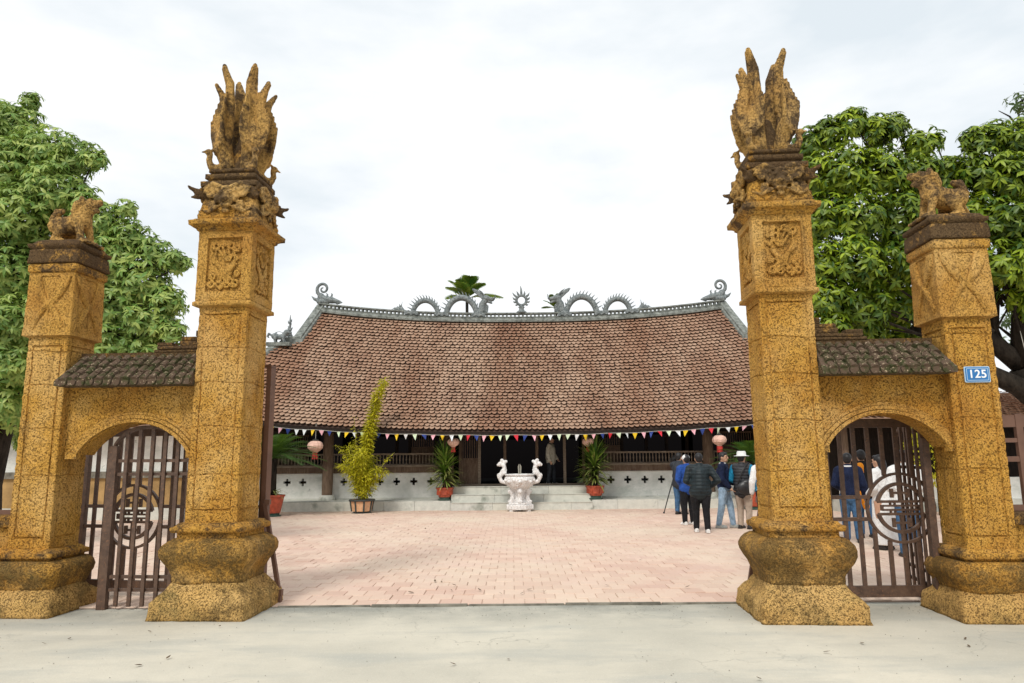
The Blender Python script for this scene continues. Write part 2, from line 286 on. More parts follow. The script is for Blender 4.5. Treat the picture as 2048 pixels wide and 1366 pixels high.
def paver_mesh():
    m = MB(); w, d, t, e = BW/2-.0028, BD/2-.0028, .028, .005
    v = [(-w,-d,-.02),(w,-d,-.02),(w,d,-.02),(-w,d,-.02),(-w,-d,t-e),(w,-d,t-e),(w,d,t-e),(-w,d,t-e),(-w+e,-d+e,t),(w-e,-d+e,t),(w-e,d-e,t),(-w+e,d-e,t)]
    f = [(0,1,5,4),(1,2,6,5),(2,3,7,6),(3,0,4,7),(4,5,9,8),(5,6,10,9),(6,7,11,10),(7,4,8,11),(8,9,10,11)]
    return v, f
pv, pf = paver_mesh(); pme = MB().add(pv, pf).mesh('brick'); pva = np.array(pv)
spots = []
for j in range(int((22.9 - YARD_Y)/BD)):
    y = YARD_Y + BD*(j+.5) + .006
    for i in range(-58, 59):
        x = (i + .5*(j % 2)) * BW + random.uniform(-.002, .002)
        if abs(x) < 12.5: spots.append((x, y, random.gauss(0, .003), random.gauss(0, .008), random.gauss(0, .008), random.gauss(0, .006)))
near = sorted(spots, key=lambda s: s[1] + (0 if abs(s[0]) < .33*s[1] - .05 else 50))[:300]; nearset = set(near)
for s in near:
    o = link('brick', pme, 'paver', yard); o.location = (s[0], s[1], s[2] - .012); o.rotation_euler = (s[3], s[4], s[5])
mb = MB()
for s in spots:
    if s not in nearset: mb.add(pva @ rotz(s[5]).T + np.array([s[0], s[1], s[2]-.012]) + np.stack([0*pva[:,0], 0*pva[:,0], pva[:,1]*s[3]+pva[:,0]*s[4]], 1), pf)
mb.build('brick_paving', 'paver', yard, kind='stuff')
# kerb at the edge of the courtyard, in lengths
for i, (a, c) in enumerate([(-2.62,-1.6),(-1.58,-.52),(-.5,.55),(.57,1.62),(1.64,2.5)]):
    m = MB(); m.box(a, c, YARD_Y-.035-.012*(i%2)-.006*(i%3), YARD_Y-.001, -.05, .018+.006*(i%2)); m.build('kerb_strip', 'ledge', yard)

# ------------------------------------------------------------------ gate pillars
GATE = Vector((-.14, 7.92, 0)); YAW = math.radians(-3.7)
def gl(x, y, z=0): return (GATE.x + math.cos(YAW)*x - math.sin(YAW)*y, GATE.y + math.sin(YAW)*x + math.cos(YAW)*y, z)
def sqloft(prof, nside=20, sp=.028, us=None, zs_extra=(), inset=None, rough=.006, rsc=9, seed=0, cap=True):
    """square column with rounded corners: prof = [(z, half width, corner radius)...]"""
    rings = []
    for (z0,h0,r0), (z1,h1,r1) in zip(prof, prof[1:]):
        n = max(1, int(math.hypot(z1-z0, h1-h0)/sp)); ts = [k/n for k in range(n)]
        if abs(z1-z0) > 1e-6: ts = sorted(set(ts + [round((z-z0)/(z1-z0), 5) for z in zs_extra if z0 < z < z1]))
        rings += [(z0+(z1-z0)*t, h0+(h1-h0)*t, r0+(r1-r0)*t) for t in ts]
    rings.append(prof[-1])
    us = np.linspace(-1, 1, nside) if us is None else np.array(us)
    V = []; nr = 0
    for z, h, r in rings:
        ring = []
        for q in range(4):
            R = rotz(q*PI/2)[:2,:2]
            for u in us:
                s = u*(h-r); d = inset(s, z) if inset else 0; ring.append(R @ np.array([s, -h + d]))
            for a in (.3, .6):
                ring.append(R @ np.array([h-r + r*math.sin(a*PI/2/.9), -(h-r) - r*math.cos(a*PI/2/.9)]))
        nr = len(ring); V += [(p[0], p[1], z) for p in ring]
    V = np.array(V)
    if rough:
        for i, v in enumerate(V):
            k = fbm((v[0]+seed, v[1], v[2]), rsc, 3)*rough; r = math.hypot(v[0], v[1])+1e-6; V[i,0] += v[0]/r*k; V[i,1] += v[1]/r*k; V[i,2] += .5*rough*fbm((v[0]+9, v[1]+seed, v[2]), rsc, 2)
    m = len(rings); F = [(i*nr+k, i*nr+(k+1)%nr, (i+1)*nr+(k+1)%nr, (i+1)*nr+k) for i in range(m-1) for k in range(nr)]
    if cap: F += [tuple(range(nr-1,-1,-1)), tuple((m-1)*nr+k for k in range(nr))]
    return MB().add(V, F)
def groove_lines(h, r, g): 
    u = list(np.linspace(-1, 1, 15))
    for k in (-.013, -.007, .007, .013):
        u += [(g+k)/(h-r), -(g+k)/(h-r)]
    return sorted(u)
JZ = (1.46, 1.98, 2.47, 2.86)
def grooved(g, z0, z1, dep=.016):
    def f(s, z):
        if any(abs(z-j-.012*math.sin(9*s+j)) < .006 for j in JZ): return dep*.6
        if (abs(abs(s)-g) < .0075 and z0-.008 < z < z1+.008) or (min(abs(z-z0), abs(z-z1)) < .0075 and abs(s) < g): return dep
        return 0
    ze = [z + k for z in (z0, z1) for k in (-.013, -.007, .007, .013)] + [j + k for j in JZ for k in (-.018, -.012, -.006, 0, .006, .012, .018)]
    return f, ze
def spiral(c, r, turns=1.3, n=14, a0=0, y=0, sgn=1):
    return [(c[0] + sgn*r*(1-.75*t)*math.cos(a0 + turns*2*PI*t), y, c[1] + r*(1-.75*t)*math.sin(a0 + turns*2*PI*t)) for t in np.linspace(0, 1, n)]
def phoenix_panel(y, z0, z1, w, flip=1):
    """carved bird with spread wing, clouds and tail plumes, lying on the sunk field of a panel"""
    m = MB(); zc = (z0+z1)/2; H = (z1-z0)/2; X = lambda a: a*w*flip; Z = lambda a: zc + a*H
    m.ell((X(.1), y, Z(-.32)), (.075, .022, .05), M=None); m.chain([(X(.25), y, Z(-.25)), (X(.5), y, Z(-.12)), (X(.62), y, Z(.0)), (X(.75), y, Z(.02))], [.035, .024, .022, .01], 8)
    for k in range(6): m.chain([(X(.1-.05*k), y, Z(-.3)), (X(-.3-.06*k), y, Z(-.1+.07*k)), (X(-.82+.05*k), y, Z(.12+.08*k))], [.02, .019, .008], 6)
    for k in range(5): m.chain([(X(.2), y, Z(-.25)), (X(.45+.05*k), y, Z(.05+.03*k)), (X(.9-.1*k), y, Z(.25+.06*k))], [.018, .016, .007], 6)
    for cx, cz, r in ((-.6, .72, .05), (-.15, .8, .045), (.35, .75, .055), (.72, .62, .045), (-.75, -.75, .05), (-.3, -.8, .05), (.2, -.78, .05), (.65, -.72, .055), (.75, -.35, .04), (-.72, -.45, .045)):
        m.tube(spiral((X(cx), Z(cz)), r, 1.4, 14, cx*5, y), [.016]*13+[.006], 6)
    for k in range(4): m.chain([(X(-.1+.1*k), y, Z(-.4)), (X(-.2+.25*k), y, Z(-.62)), (X(-.45+.35*k), y, Z(-.7-.05*(k%2)))], [.016, .015, .008], 6)
    for k in range(4): m.chain([(X(-.5+.33*k), y, Z(.66)), (X(-.25+.25*k), y, Z(.45)), (X(-.0+.1*k), y, Z(.15))], [.014, .016, .012], 6)
    return m
def lion_mask(y, zc, s=1.0):
    """grinning beast mask with curled mane and cheek scrolls"""
    m = MB(); E = lambda x, z, dy, r: m.ell((x*s, y-dy*s, zc+z*s), [q*s for q in r])
    E(0, .02, .02, (.10, .06, .10)); E(0, .0, .085, (.05, .04, .035)); E(-.05, .075, .06, (.035, .035, .03)); E(.05, .075, .06, (.035, .035, .03))
    E(0, -.075, .06, (.075, .035, .022)); E(0, -.13, .04, (.05, .03, .03)); E(0, .13, .04, (.05, .04, .04))
    for sg in (-1, 1):
        E(sg*.10, .02, .03, (.04, .04, .05)); E(sg*.115, .11, .03, (.04, .035, .03))
        m.tube([(x*s, y-.03*s, zc+z*s) for x, _, z in spiral((sg*.19, .08), .065, 1.2, 12, 0, 0, sg)], [.026*s]*11+[.012*s], 7)
        m.tube([(x*s, y-.025*s, zc+z*s) for x, _, z in spiral((sg*.17, -.07), .05, 1.2, 12, 1, 0, sg)], [.022*s]*11+[.01*s], 7)
        m.chain([(sg*.1*s, y-.05*s, zc-.09*s), (sg*.2*s, y-.03*s, zc-.14*s), (sg*.29*s, y-.02*s, zc-.10*s)], [.025*s, .022*s, .012*s], 7)
        m.chain([(sg*.06*s, y-.04*s, zc+.15*s), (sg*.16*s, y-.04*s, zc+.19*s), (sg*.27*s, y-.02*s, zc+.15*s)], [.028*s, .028*s, .015*s], 7)
    return m
def dragon_corner(c, ang, s=1.0):
    """small gaping dragon head jutting from a corner"""
    m = MB(); R = rotz(ang); c = np.array(c, float); P = lambda x, y, z: c + R @ np.array([x, y, z])*s
    m.chain([P(-.12,0,-.03), P(0,0,0), P(.10,0,.02)], [.075*s, .07*s, .05*s], 9)
    m.chain([P(.08,0,.035), P(.19,0,.06), P(.225,0,.085)], [.042*s, .028*s, .016*s], 8); m.chain([P(.06,0,-.03), P(.17,0,-.055)], [.035*s, .018*s], 8)
    for sg in (-1, 1):
        m.ell(P(.07, sg*.05, .065), .026*s); m.chain([P(.0, sg*.05, .06), P(-.10, sg*.10, .12), P(-.19, sg*.10, .11)], [.028*s, .02*s, .008*s], 7)
        m.chain([P(-.03, sg*.06, 0), P(-.12, sg*.13, -.03), P(-.2, sg*.12, .03)], [.03*s, .024*s, .01*s], 7)
    return m
def phoenix(ang, seed):
    """one of four birds set back to back: breast out, neck curled, wings folded, tail plumes sweeping up"""
    m = MB(); R = rotz(ang); rr = random.Random(seed); P = lambda r, t, z: R @ np.array([r, t, z])
    m.chain([P(.12,0,.0), P(.17,0,.10), P(.225,0,.24), P(.24,0,.36), P(.215,0,.50), P(.19,0,.62)], [.065, .085, .10, .10, .08, .055], 12)
    for sg in (-1, 1):                                   # folded wings: stepped rows of long quills
        for k in range(6):
            zt = .62 + .06*k + rr.uniform(-.02, .02); tt = .165 - .02*k
            m.chain([P(.20, sg*.04, .12+.012*k), P(.295, sg*(.115-.006*k), .32), P(.315-.012*k, sg*(tt-.01), zt-.17), P(.335-.016*k, sg*tt, zt)], [.030, .032, .026, .015], 6)
        for k in range(5): m.chain([P(.31, sg*(.02+.022*k), .20+.02*k), P(.335-.006*k, sg*(.025+.024*k), .30+.02*k)], [.020, .010], 6)
    top = 1.27 + rr.uniform(-.06, .03); tw_ = rr.uniform(-.02, .02)
    for dt in (-.03, 0, .03): m.chain([P(.19, dt, .50), P(.19, dt+tw_*.4, .78), P(.20, dt*.9+tw_, 1.04), P(.275, dt*.5+tw_*1.2, top-.03*abs(dt)/.03)], [.050, .050, .044, .028], 8)
    for sg, zt in ((rr.choice((-1, 1)), 1.0 + rr.uniform(-.05,.05)),):
        m.chain([P(.20, sg*.055, .50), P(.215, sg*.09, .74), P(.24, sg*.115, zt-.12), P(.315, sg*.135, zt)], [.048, .050, .044, .024], 8)
    m.chain([P(.17,0,.10), P(.28,0,.03), P(.36,0,.035), P(.39,0,.10), P(.38,0,.165)], [.06, .048, .04, .034, .034], 9)
    m.ell(P(.395,0,.19), (.044,.044,.036)); m.chain([P(.42,0,.188), P(.48,0,.175)], [.020, .007], 7); m.chain([P(.38,0,.21), P(.34,0,.235), P(.30,0,.225)], [.018, .014, .007], 6)
    return m
def tall_pillar(name, lx, label, flip, seed, fz=1.0):
    p = thing(name, label, 'gate pillar', gl(lx, 0), YAW, 'pillars of the old gate')
    foot = sqloft([(0,.525,.02),(.03,.52,.03),(.165,.51,.03),(.185,.495,.04),(.22,.47,.06),(.28,.42,.09),(.35,.385,.12)], rough=.022, rsc=6, seed=seed).build('plinth', 'laterite_foot', p, smooth=True)
    sqloft([(.34,.383,.12),(.42,.392,.13),(.50,.425,.14),(.56,.465,.15),(.62,.495,.16),(.68,.50,.16),(.73,.482,.15),(.77,.44,.13),(.80,.385,.09)], rough=.012, rsc=7, seed=seed+1).build('bulb', 'laterite_moss', p, smooth=True)
    sqloft([(.79,.345,.03),(.855,.345,.03),(.86,.385,.02),(.885,.395,.02),(.915,.395,.02),(.93,.36,.03),(.955,.34,.03),(.96,.30,.02)], sp=.015, rough=.006, seed=seed+2).build('base_moulding', 'laterite_aged', p, smooth=True)
    gf, ze = grooved(.205, 1.09, 3.24)
    sqloft([(.95,.284,.012),(3.36,.280,.012)], us=groove_lines(.288, .012, .205), zs_extra=ze, inset=gf, rough=.009, rsc=16, seed=seed+3).build('shaft', 'laterite', p, auto=50)
    sqloft([(3.32,.292,.012),(3.335,.338,.01),(3.375,.338,.01),(3.39,.315,.012),(3.41,.315,.012)], sp=.015, rough=.004, seed=seed+4).build('collar', 'laterite_carved', p, smooth=True)
    ins = lambda s, z: .036 if abs(s) < .20 and 3.50 < z < 4.12 else 0
    u = sorted(list(np.linspace(-1, 1, 19)) + [k/(.318-.012) for k in (-.206, -.199, .199, .206)])
    sqloft([(3.40,.318,.012),(4.22,.318,.012)], us=u, zs_extra=(3.495, 3.503, 4.117, 4.125), inset=ins, rough=.005, rsc=12, seed=seed+5).build('capital_block', 'laterite_carved', p, auto=50)
    pm = phoenix_panel(-.298, 3.51, 4.11, .19, flip)
    for q in range(4):
        o = sculpt(pm, 'carved_panel', 'laterite_carved', p, vox=.008, smooth=1, rz=q*PI/2) if q == 0 else None
        if q == 0: first = o
        else:
            o = first.copy(); COL.objects.link(o); o.rotation_euler[2] = q*PI/2
    sqloft([(4.20,.320,.012),(4.215,.34,.01),(4.235,.345,.01),(4.25,.37,.01),(4.265,.405,.012),(4.315,.41,.012),(4.33,.375,.015),(4.345,.36,.02)], sp=.015, rough=.006, seed=seed+6).build('cornice', 'laterite_aged', p, smooth=True)
    sqloft([(4.34,.345,.05),(4.40,.352,.06),(4.50,.325,.06),(4.62,.30,.05),(4.72,.315,.04),(4.74,.32,.03)], rough=.012, seed=seed+7).build('frieze', 'laterite_aged', p, smooth=True)
    lm = lion_mask(-.325, 4.56, 1.02)
    for q in range(4):
        if q == 0: first = sculpt(lm, 'beast_mask', 'laterite_statue', p, vox=.012, smooth=2, disp=.012, dsize=.05)
        else: o = first.copy(); COL.objects.link(o); o.rotation_euler[2] = q*PI/2
    for q in range(4):
        a = PI/4 + q*PI/2
        sculpt(dragon_corner((.36*math.cos(a)*1.12, .36*math.sin(a)*1.12, 4.64), a, .86), 'dragon_head', 'laterite_black', p, vox=.012, smooth=2, disp=.01, dsize=.05) if q == 0 else None
        if q == 0: dh = [c for c in p.children if c.name.startswith('dragon_head')][-1]
        else: o = dh.copy(); COL.objects.link(o); o.rotation_euler[2] = q*PI/2
    sqloft([(4.735,.33,.02),(4.75,.335,.02),(4.80,.335,.02),(4.81,.27,.02),(4.84,.27,.02),(4.85,.30,.02),(4.90,.30,.02),(4.915,.25,.02),(4.935,.25,.02),(4.94,.275,.02),(4.975,.275,.02),(4.99,.24,.03)], sp=.02, rough=.008, seed=seed+8).build('cap_slab', 'laterite_black', p, smooth=True)
    f = bpy.data.objects.new('phoenix_finial', None); COL.objects.link(f); f.parent = p; f.location = (0, 0, 4.97); f.scale = (1, 1, fz)
    for q in range(4): sculpt(phoenix(PI/4 + q*PI/2, seed+q), 'phoenix', 'laterite_statue', f, vox=.0095, smooth=1, disp=.010, dsize=.025)
    m = MB(); m.chain([(0,0,0),(0,0,.2),(0,0,.42)], [.15, .13, .07], 12); sculpt(m, 'core', 'laterite_black', f, vox=.02, smooth=1, disp=.02)
    return p
tall_pillar('gate_pillar', -3.10, 'tall ochre stone pillar with carved phoenix finial beside the paler tree arch', 1, 11, 1.09)
tall_pillar('gate_pillar', 3.10, 'tall ochre stone pillar with carved phoenix finial beside the blue number plate arch', -1, 31)

def lion(flip):
    """crouching guardian beast: raised chest, snouted head with curled mane, bent hind legs, curled tail; faces +x"""
    m = MB(); X = lambda x: x*flip; E = lambda x, y, z, r: m.ell((X(x), y, z), r)
    m.chain([(X(-.16),0,.19),(X(-.02),0,.20),(X(.10),0,.25)], [.105, .10, .115], 12); m.chain([(X(.10),0,.26),(X(.15),0,.36)], [.10, .085], 12)
    E(.19, 0, .40, (.085, .075, .075)); m.chain([(X(.22),0,.41),(X(.31),0,.425)], [.055, .036], 10); m.chain([(X(.22),0,.355),(X(.29),0,.345)], [.042, .024], 10); E(.325, 0, .44, (.02, .03, .018))
    for sg in (-1, 1):
        E(.225, sg*.05, .445, (.028, .022, .025)); E(.13, sg*.075, .44, (.04, .025, .05)); m.chain([(X(.08), sg*.08, .40), (X(.05), sg*.09, .33), (X(.08), sg*.095, .26)], [.04, .035, .022], 8)
        m.chain([(X(.12), sg*.085, .22), (X(.155), sg*.09, .10), (X(.17), sg*.09, .02)], [.055, .042, .045], 9); m.ell((X(.205), sg*.09, .025), (.06, .042, .028))
        m.chain([(X(-.17), sg*.09, .18), (X(-.07), sg*.105, .13), (X(-.15), sg*.105, .03)], [.075, .06, .04], 9); m.ell((X(-.09), sg*.105, .025), (.075, .045, .028))
    for k in range(4): E(.07-.06*k, 0, .33-.028*k, (.034, .03, .036))
    m.chain([(X(-.22),0,.15),(X(-.27),0,.25),(X(-.22),0,.34),(X(-.15),0,.35)], [.035, .042, .045, .03], 9); m.chain([(X(-.24),.03,.12),(X(-.30),.05,.06)], [.04, .025], 8)
    for v in m.v: v[:,2] *= 1.22
    m.box(-.30, .30, -.17, .17, -.02, .015); return m
def swag_panel(y, z0, z1, w):
    """cloth swag tied in a bow: two drapes from the top corners, a knot, two hanging tails"""
    m = MB(); zc = z0 + (z1-z0)*.52
    for sg in (-1, 1):
        for k in range(4): m.chain([(sg*w*(1.0-.13*k), y, z1-.02), (sg*w*(.86-.13*k), y, zc+.20-.01*k), (sg*w*(.52-.10*k), y, zc+.07-.012*k), (sg*w*.08, y, zc+.01)], [.022, .030, .030, .024], 6)
        for k in range(2): m.chain([(sg*w*.08, y, zc-.02), (sg*w*(.45+.05*k), y, zc-.12-.05*k), (sg*w*(.82-.1*k), y, z0+.07-.03*k)], [.032, .030, .02], 6)
        m.chain([(0,y,zc), (sg*w*.3,y,zc+.06), (sg*w*.42,y,zc+.02), (sg*w*.12,y,zc-.02)], [.02, .02, .018, .012], 6)
    m.ell((0, y, zc), (.035, .022, .035)); m.chain([(0,y,zc-.02), (0,y,z0+.08)], [.012, .008], 6)
    m.bar((-w, y+.004, z1), (w, y+.004, z1), .016); return m
def short_pillar(name, lx, label, flip, seed):
    p = thing(name, label, 'gate pillar', gl(lx, 0), YAW, 'pillars of the old gate')
    sqloft([(0,.45,.02),(.03,.445,.03),(.14,.435,.03),(.17,.42,.04),(.22,.375,.08),(.27,.35,.11)], rough=.012, rsc=7, seed=seed).build('plinth', 'laterite_foot', p, smooth=True)
    sqloft([(.26,.348,.11),(.32,.37,.12),(.40,.41,.13),(.46,.42,.14),(.51,.405,.13),(.555,.35,.10)], rough=.012, rsc=7, seed=seed+1).build('bulb', 'laterite_moss', p, smooth=True)
    sqloft([(.55,.30,.03),(.58,.30,.03),(.585,.33,.02),(.635,.335,.02),(.65,.295,.03),(.675,.28,.03),(.68,.25,.02)], sp=.015, rough=.006, seed=seed+2).build('base_moulding', 'laterite_aged', p, smooth=True)
    gf, ze = grooved(.165, .80, 2.92)
    sqloft([(.67,.245,.012),(3.06,.238,.012)], us=groove_lines(.241, .012, .165), zs_extra=ze, inset=gf, rough=.009, rsc=16, seed=seed+3).build('shaft', 'laterite', p, auto=50)
    sqloft([(3.02,.24,.012),(3.04,.288,.012),(3.78,.275,.012),(3.80,.28,.012)], rough=.006, seed=seed+4).build('capital_block', 'laterite_carved', p, auto=50)
    sm = swag_panel(-.283, 3.08, 3.74, .225)
    for q in range(4):
        if q == 0: first = sculpt(sm, 'carved_swag', 'laterite_carved', p, vox=.009, smooth=1)
        else: o = first.copy(); COL.objects.link(o); o.rotation_euler[2] = q*PI/2
    sqloft([(3.78,.285,.02),(3.80,.298,.02),(3.87,.298,.02),(3.885,.275,.02),(3.90,.275,.02)], sp=.02, rough=.008, seed=seed+5).build('cornice', 'laterite_aged', p, smooth=True)
    sqloft([(3.89,.30,.02),(3.90,.308,.02),(4.05,.30,.03),(4.065,.275,.03),(4.08,.31,.02),(4.12,.315,.02),(4.13,.285,.03),(4.17,.26,.04),(4.185,.23,.05)], sp=.02, rough=.010, seed=seed+6).build('cap_slab', 'laterite_black', p, smooth=True)
    sculpt(lion(flip), 'lion_statue', 'laterite_statue', p, vox=.012, smooth=2, disp=.016, dsize=.04, loc=(0, 0, 4.185), label='squat weathered stone beast crouching on top of the pillar')
    return p
short_pillar('gate_pillar', -5.16, 'shorter ochre stone pillar with crouching lion, the one in front of the paler tree', 1, 51)
short_pillar('gate_pillar', 4.96, 'shorter ochre stone pillar with crouching lion, carrying the blue number plate', -1, 71)

# blue house number plate
sg = thing('number_plate', 'blue enamel plate with white number 125 on the shorter pillar', 'sign', gl(4.99, -.258, 2.43), YAW)
def rrect(w, h, r, n=5):
    return [(sx*(w-r) + r*math.cos(a), sz*(h-r) + r*math.sin(a)) for sx, sz, a0 in ((1,1,0),(-1,1,PI/2),(-1,-1,PI),(1,-1,1.5*PI)) for a in np.linspace(a0, a0+PI/2, n)]
MB().prism(rrect(.128, .083, .014), .008, c=(0, .0, 0)).build('plate', 'sign_rim', sg); MB().prism(rrect(.119, .074, .011), .004, c=(0, -.004, 0)).build('blue_field', 'sign_blue', sg)
bd = MB(); o1, i1 = rrect(.108, .064, .009), rrect(.103, .059, .007); n = len(o1); bd.add([(x,-.0055,z) for x,z in o1] + [(x,-.0055,z) for x,z in i1], [(k,(k+1)%n,n+(k+1)%n,n+k) for k in range(n)]); bd.build('border_line', 'sign_rim', sg)
fc = bpy.data.curves.new('number', 'FONT'); fc.body = '125'; fc.size = .118; fc.align_x = 'CENTER'; fc.align_y = 'CENTER'; fc.extrude = .0012; fc.offset = .0022; fc.space_character = 1.06
fo = bpy.data.objects.new('number', fc); COL.objects.link(fo); fo.parent = sg; fo.location = (0, -.0065, 0); fo.rotation_euler = (PI/2, 0, 0); dg = bpy.context.evaluated_depsgraph_get(); nme = bpy.data.meshes.new_from_object(fo.evaluated_get(dg)); bpy.data.objects.remove(fo); nme.materials.clear(); no_ = link('number', nme, 'sign_white', sg); no_.location = (0, -.0065, 0); no_.rotation_euler = (PI/2, 0, 0)

# ------------------------------------------------------------------ side arches
def arch_wall(name, xa, xb, x_left, x_right, tall_side, label, seed):
    """wall over a segmental arch between two pillars, a little tiled roof on top, stepped crest rising to the tall pillar"""
    g = thing(name, label, 'gate arch', gl(0, 0), YAW, 'side arches of the old gate')
    zs, rise, th = 1.69, .345, .13; s = (xb-xa)/2; cx = (xa+xb)/2; R = (s*s + rise*rise)/(2*rise); zc = zs + rise - R; a0 = math.asin(s/R)
    N = 28; arc = [(cx + R*math.sin(a), zc + R*math.cos(a)) for a in np.linspace(-a0, a0, N)]
    pts = [(x_left, zs)] + arc + [(x_right, zs)]; V = []; F = []; top = 2.46; rows = 7
    for yy in (-th, th):
        for x, z in pts:
            for k in range(rows): V.append((x, yy + .004*fbm((x, z+k, seed), 6), z + (top-z)*k/(rows-1)))
    n = len(pts)
    for side in range(2):
        o = side*n*rows
        for i in range(n-1):
            for k in range(rows-1):
                q = (o+i*rows+k, o+(i+1)*rows+k, o+(i+1)*rows+k+1, o+i*rows+k+1); F.append(q if side == 0 else q[::-1])
    F += [(i*rows, n*rows+i*rows, n*rows+(i+1)*rows, (i+1)*rows) for i in range(n-1)]; F += [(i*rows+rows-1, (i+1)*rows+rows-1, n*rows+(i+1)*rows+rows-1, n*rows+i*rows+rows-1) for i in range(n-1)]
    MB().add(V, F).build('wall', 'laterite', g, auto=40)
    for jx0, jx1 in (((xb, x_right),) if tall_side > 0 else ((x_left, xa),)):
        if jx1 - jx0 > .03: sqb = MB().box(jx0, jx1, -th+.004, th-.004, 0, zs+.002); sqb.build('jamb', 'laterite', g)
    mo = MB()
    for (ro, wd, pr) in ((.012, .035, .055), (.055, .04, .035), (.10, .03, .018)):
        A = [(cx + (R+ro+d)*math.sin(a), -th-p, zc + (R+ro+d)*math.cos(a)) for a in np.linspace(-a0*1.0, a0*1.0, N) for d, p in ((0, -.01), (0, pr), (wd, pr), (wd, -.01))]
        mo.add(A, [(i*4+k, i*4+k+1, (i+1)*4+k+1, (i+1)*4+k) for i in range(N-1) for k in range(3)] + [(0,1,2,3), ((N-1)*4+3, (N-1)*4+2, (N-1)*4+1, (N-1)*4)])
    mo.build('arch_moulding', 'laterite_carved', g, auto=40)
    for x in (xa, xb):
        sgn = -1 if x == xa else 1; MB().box(min(x-.005*sgn, x+.13*sgn), max(x-.005*sgn, x+.13*sgn), -th-.06, -th+.01, zs-.045, zs+.03).build('corbel', 'laterite_aged', g)
    m = MB(); m.box(x_left-.02, x_right+.02, -th-.05, th+.05, 2.44, 2.475); m.build('wall_band', 'laterite_aged', g)
    # tiled roof: two slopes of overlapping barrel tiles over a bed
    rf = MB(); e, rz_, ez = .40, 2.835, 2.50; x0, x1 = x_left - .0, x_right + .0
    rf.add([(x0,-e,ez-.055),(x1,-e,ez-.055),(x1,e,ez-.055),(x0,e,ez-.055),(x0,-e,ez-.0),(x1,-e,ez-.0),(x1,e,ez),(x0,e,ez),(x0+.06,0,rz_),(x1-.06,0,rz_)],
           [(3,2,1,0),(0,1,5,4),(2,3,7,6),(4,5,9,8),(6,7,8,9),(3,0,4),(3,4,7),(7,4,8),(1,2,6),(1,6,5),(5,6,9)])
    ro = rf.build('tile_roof', 'old_tile', g)
    nt_ = int((x1-x0)/.105); sl = math.hypot(e, rz_-ez); ang = math.atan2(rz_-ez, e)
    tm = MB(); hw, ln = .048, .145; prof = [(-hw,0),(-hw*.8,.028),(-hw*.3,.044),(hw*.3,.044),(hw*.8,.028),(hw,0)]
    for yy, k in ((0,1.0),(ln,.86)): tm.add([(x*k, yy, z*k) for x, z in prof], [])
    tm.f = [(i,i+1,i+7,i+6) for i in range(5)] + [(5,4,3,2,1,0),(6,7,8,9,10,11)]; tme = tm.mesh('roof_tile')
    rr = random.Random(seed)
    for sd in (-1, 1):
        for r in range(4):
            for i in range(nt_):
                t = .0 + r*.245; xx = x0 + .06 + (x1-x0-.12)*(i+.5)/nt_
                o = link('roof_tile', tme, 'old_tile', ro); d = -.015 + t*sl
                o.location = (xx + rr.gauss(0,.006), sd*(e - d*math.cos(ang)), ez + d*math.sin(ang) + .004 + rr.gauss(0,.003)); o.rotation_euler = (ang - .09 + rr.gauss(0,.03), rr.gauss(0,.04), (0 if sd < 0 else PI) + rr.gauss(0,.03))
                if sd > 0: o.rotation_euler = (ang - .09, 0, PI)
    for i in range(nt_):                                   # blunt tile ends along the eave
        xx = x0 + .06 + (x1-x0-.12)*(i+.5)/nt_; m = MB(); m.lathe([(.02,-.02),(.047,-.018),(.05,0),(.044,.012),(.02,.014)], 10); mm = m
        o = mm.build('eave_tile', 'old_tile', ro, auto=40); o.location = (xx, -e-.004, ez-.012+rr.gauss(0,.004)); o.rotation_euler = (PI/2+rr.gauss(0,.05), 0, 0)
    # crest: coping plus broken brick steps
    m = MB(); m.box(x0+.05, x1-.05, -.055, .055, 2.80, 2.855); m.build('ridge_coping', 'laterite_black', g)
    sx = x_right if tall_side > 0 else x_left
    for (w0, w1, h0, h1) in ((0, .62, 2.852, 2.885), (0, .58, 2.887, 2.925), (.40, .58, 2.927, 2.965), (0, .32, 2.927, 2.985), (.02, .30, 2.987, 3.03), (0, .13, 3.032, 3.10), (0, .05, 3.102, 3.24)):
        a, b_ = (sx - w1, sx - w0) if tall_side > 0 else (sx + w0, sx + w1)
        m = MB(); m.box(a, b_, -.07+rr.uniform(-.01,.01), .07+rr.uniform(-.01,.01), h0, h1); o = m.build('crest_brick', 'laterite_black', g)
        bv = o.modifiers.new('worn', 'BEVEL'); bv.width = .008; bv.segments = 2
    return g
arch_wall('gate_arch', -4.74, -3.47, -4.925, -3.38, 1, 'ochre arched wall with mossy tiled roof, over the gate by the paler tree', 5)
arch_wall('gate_arch', 3.46, 4.66, 3.38, 4.725, -1, 'ochre arched wall with mossy tiled roof, between the pillars near the number plate', 6)

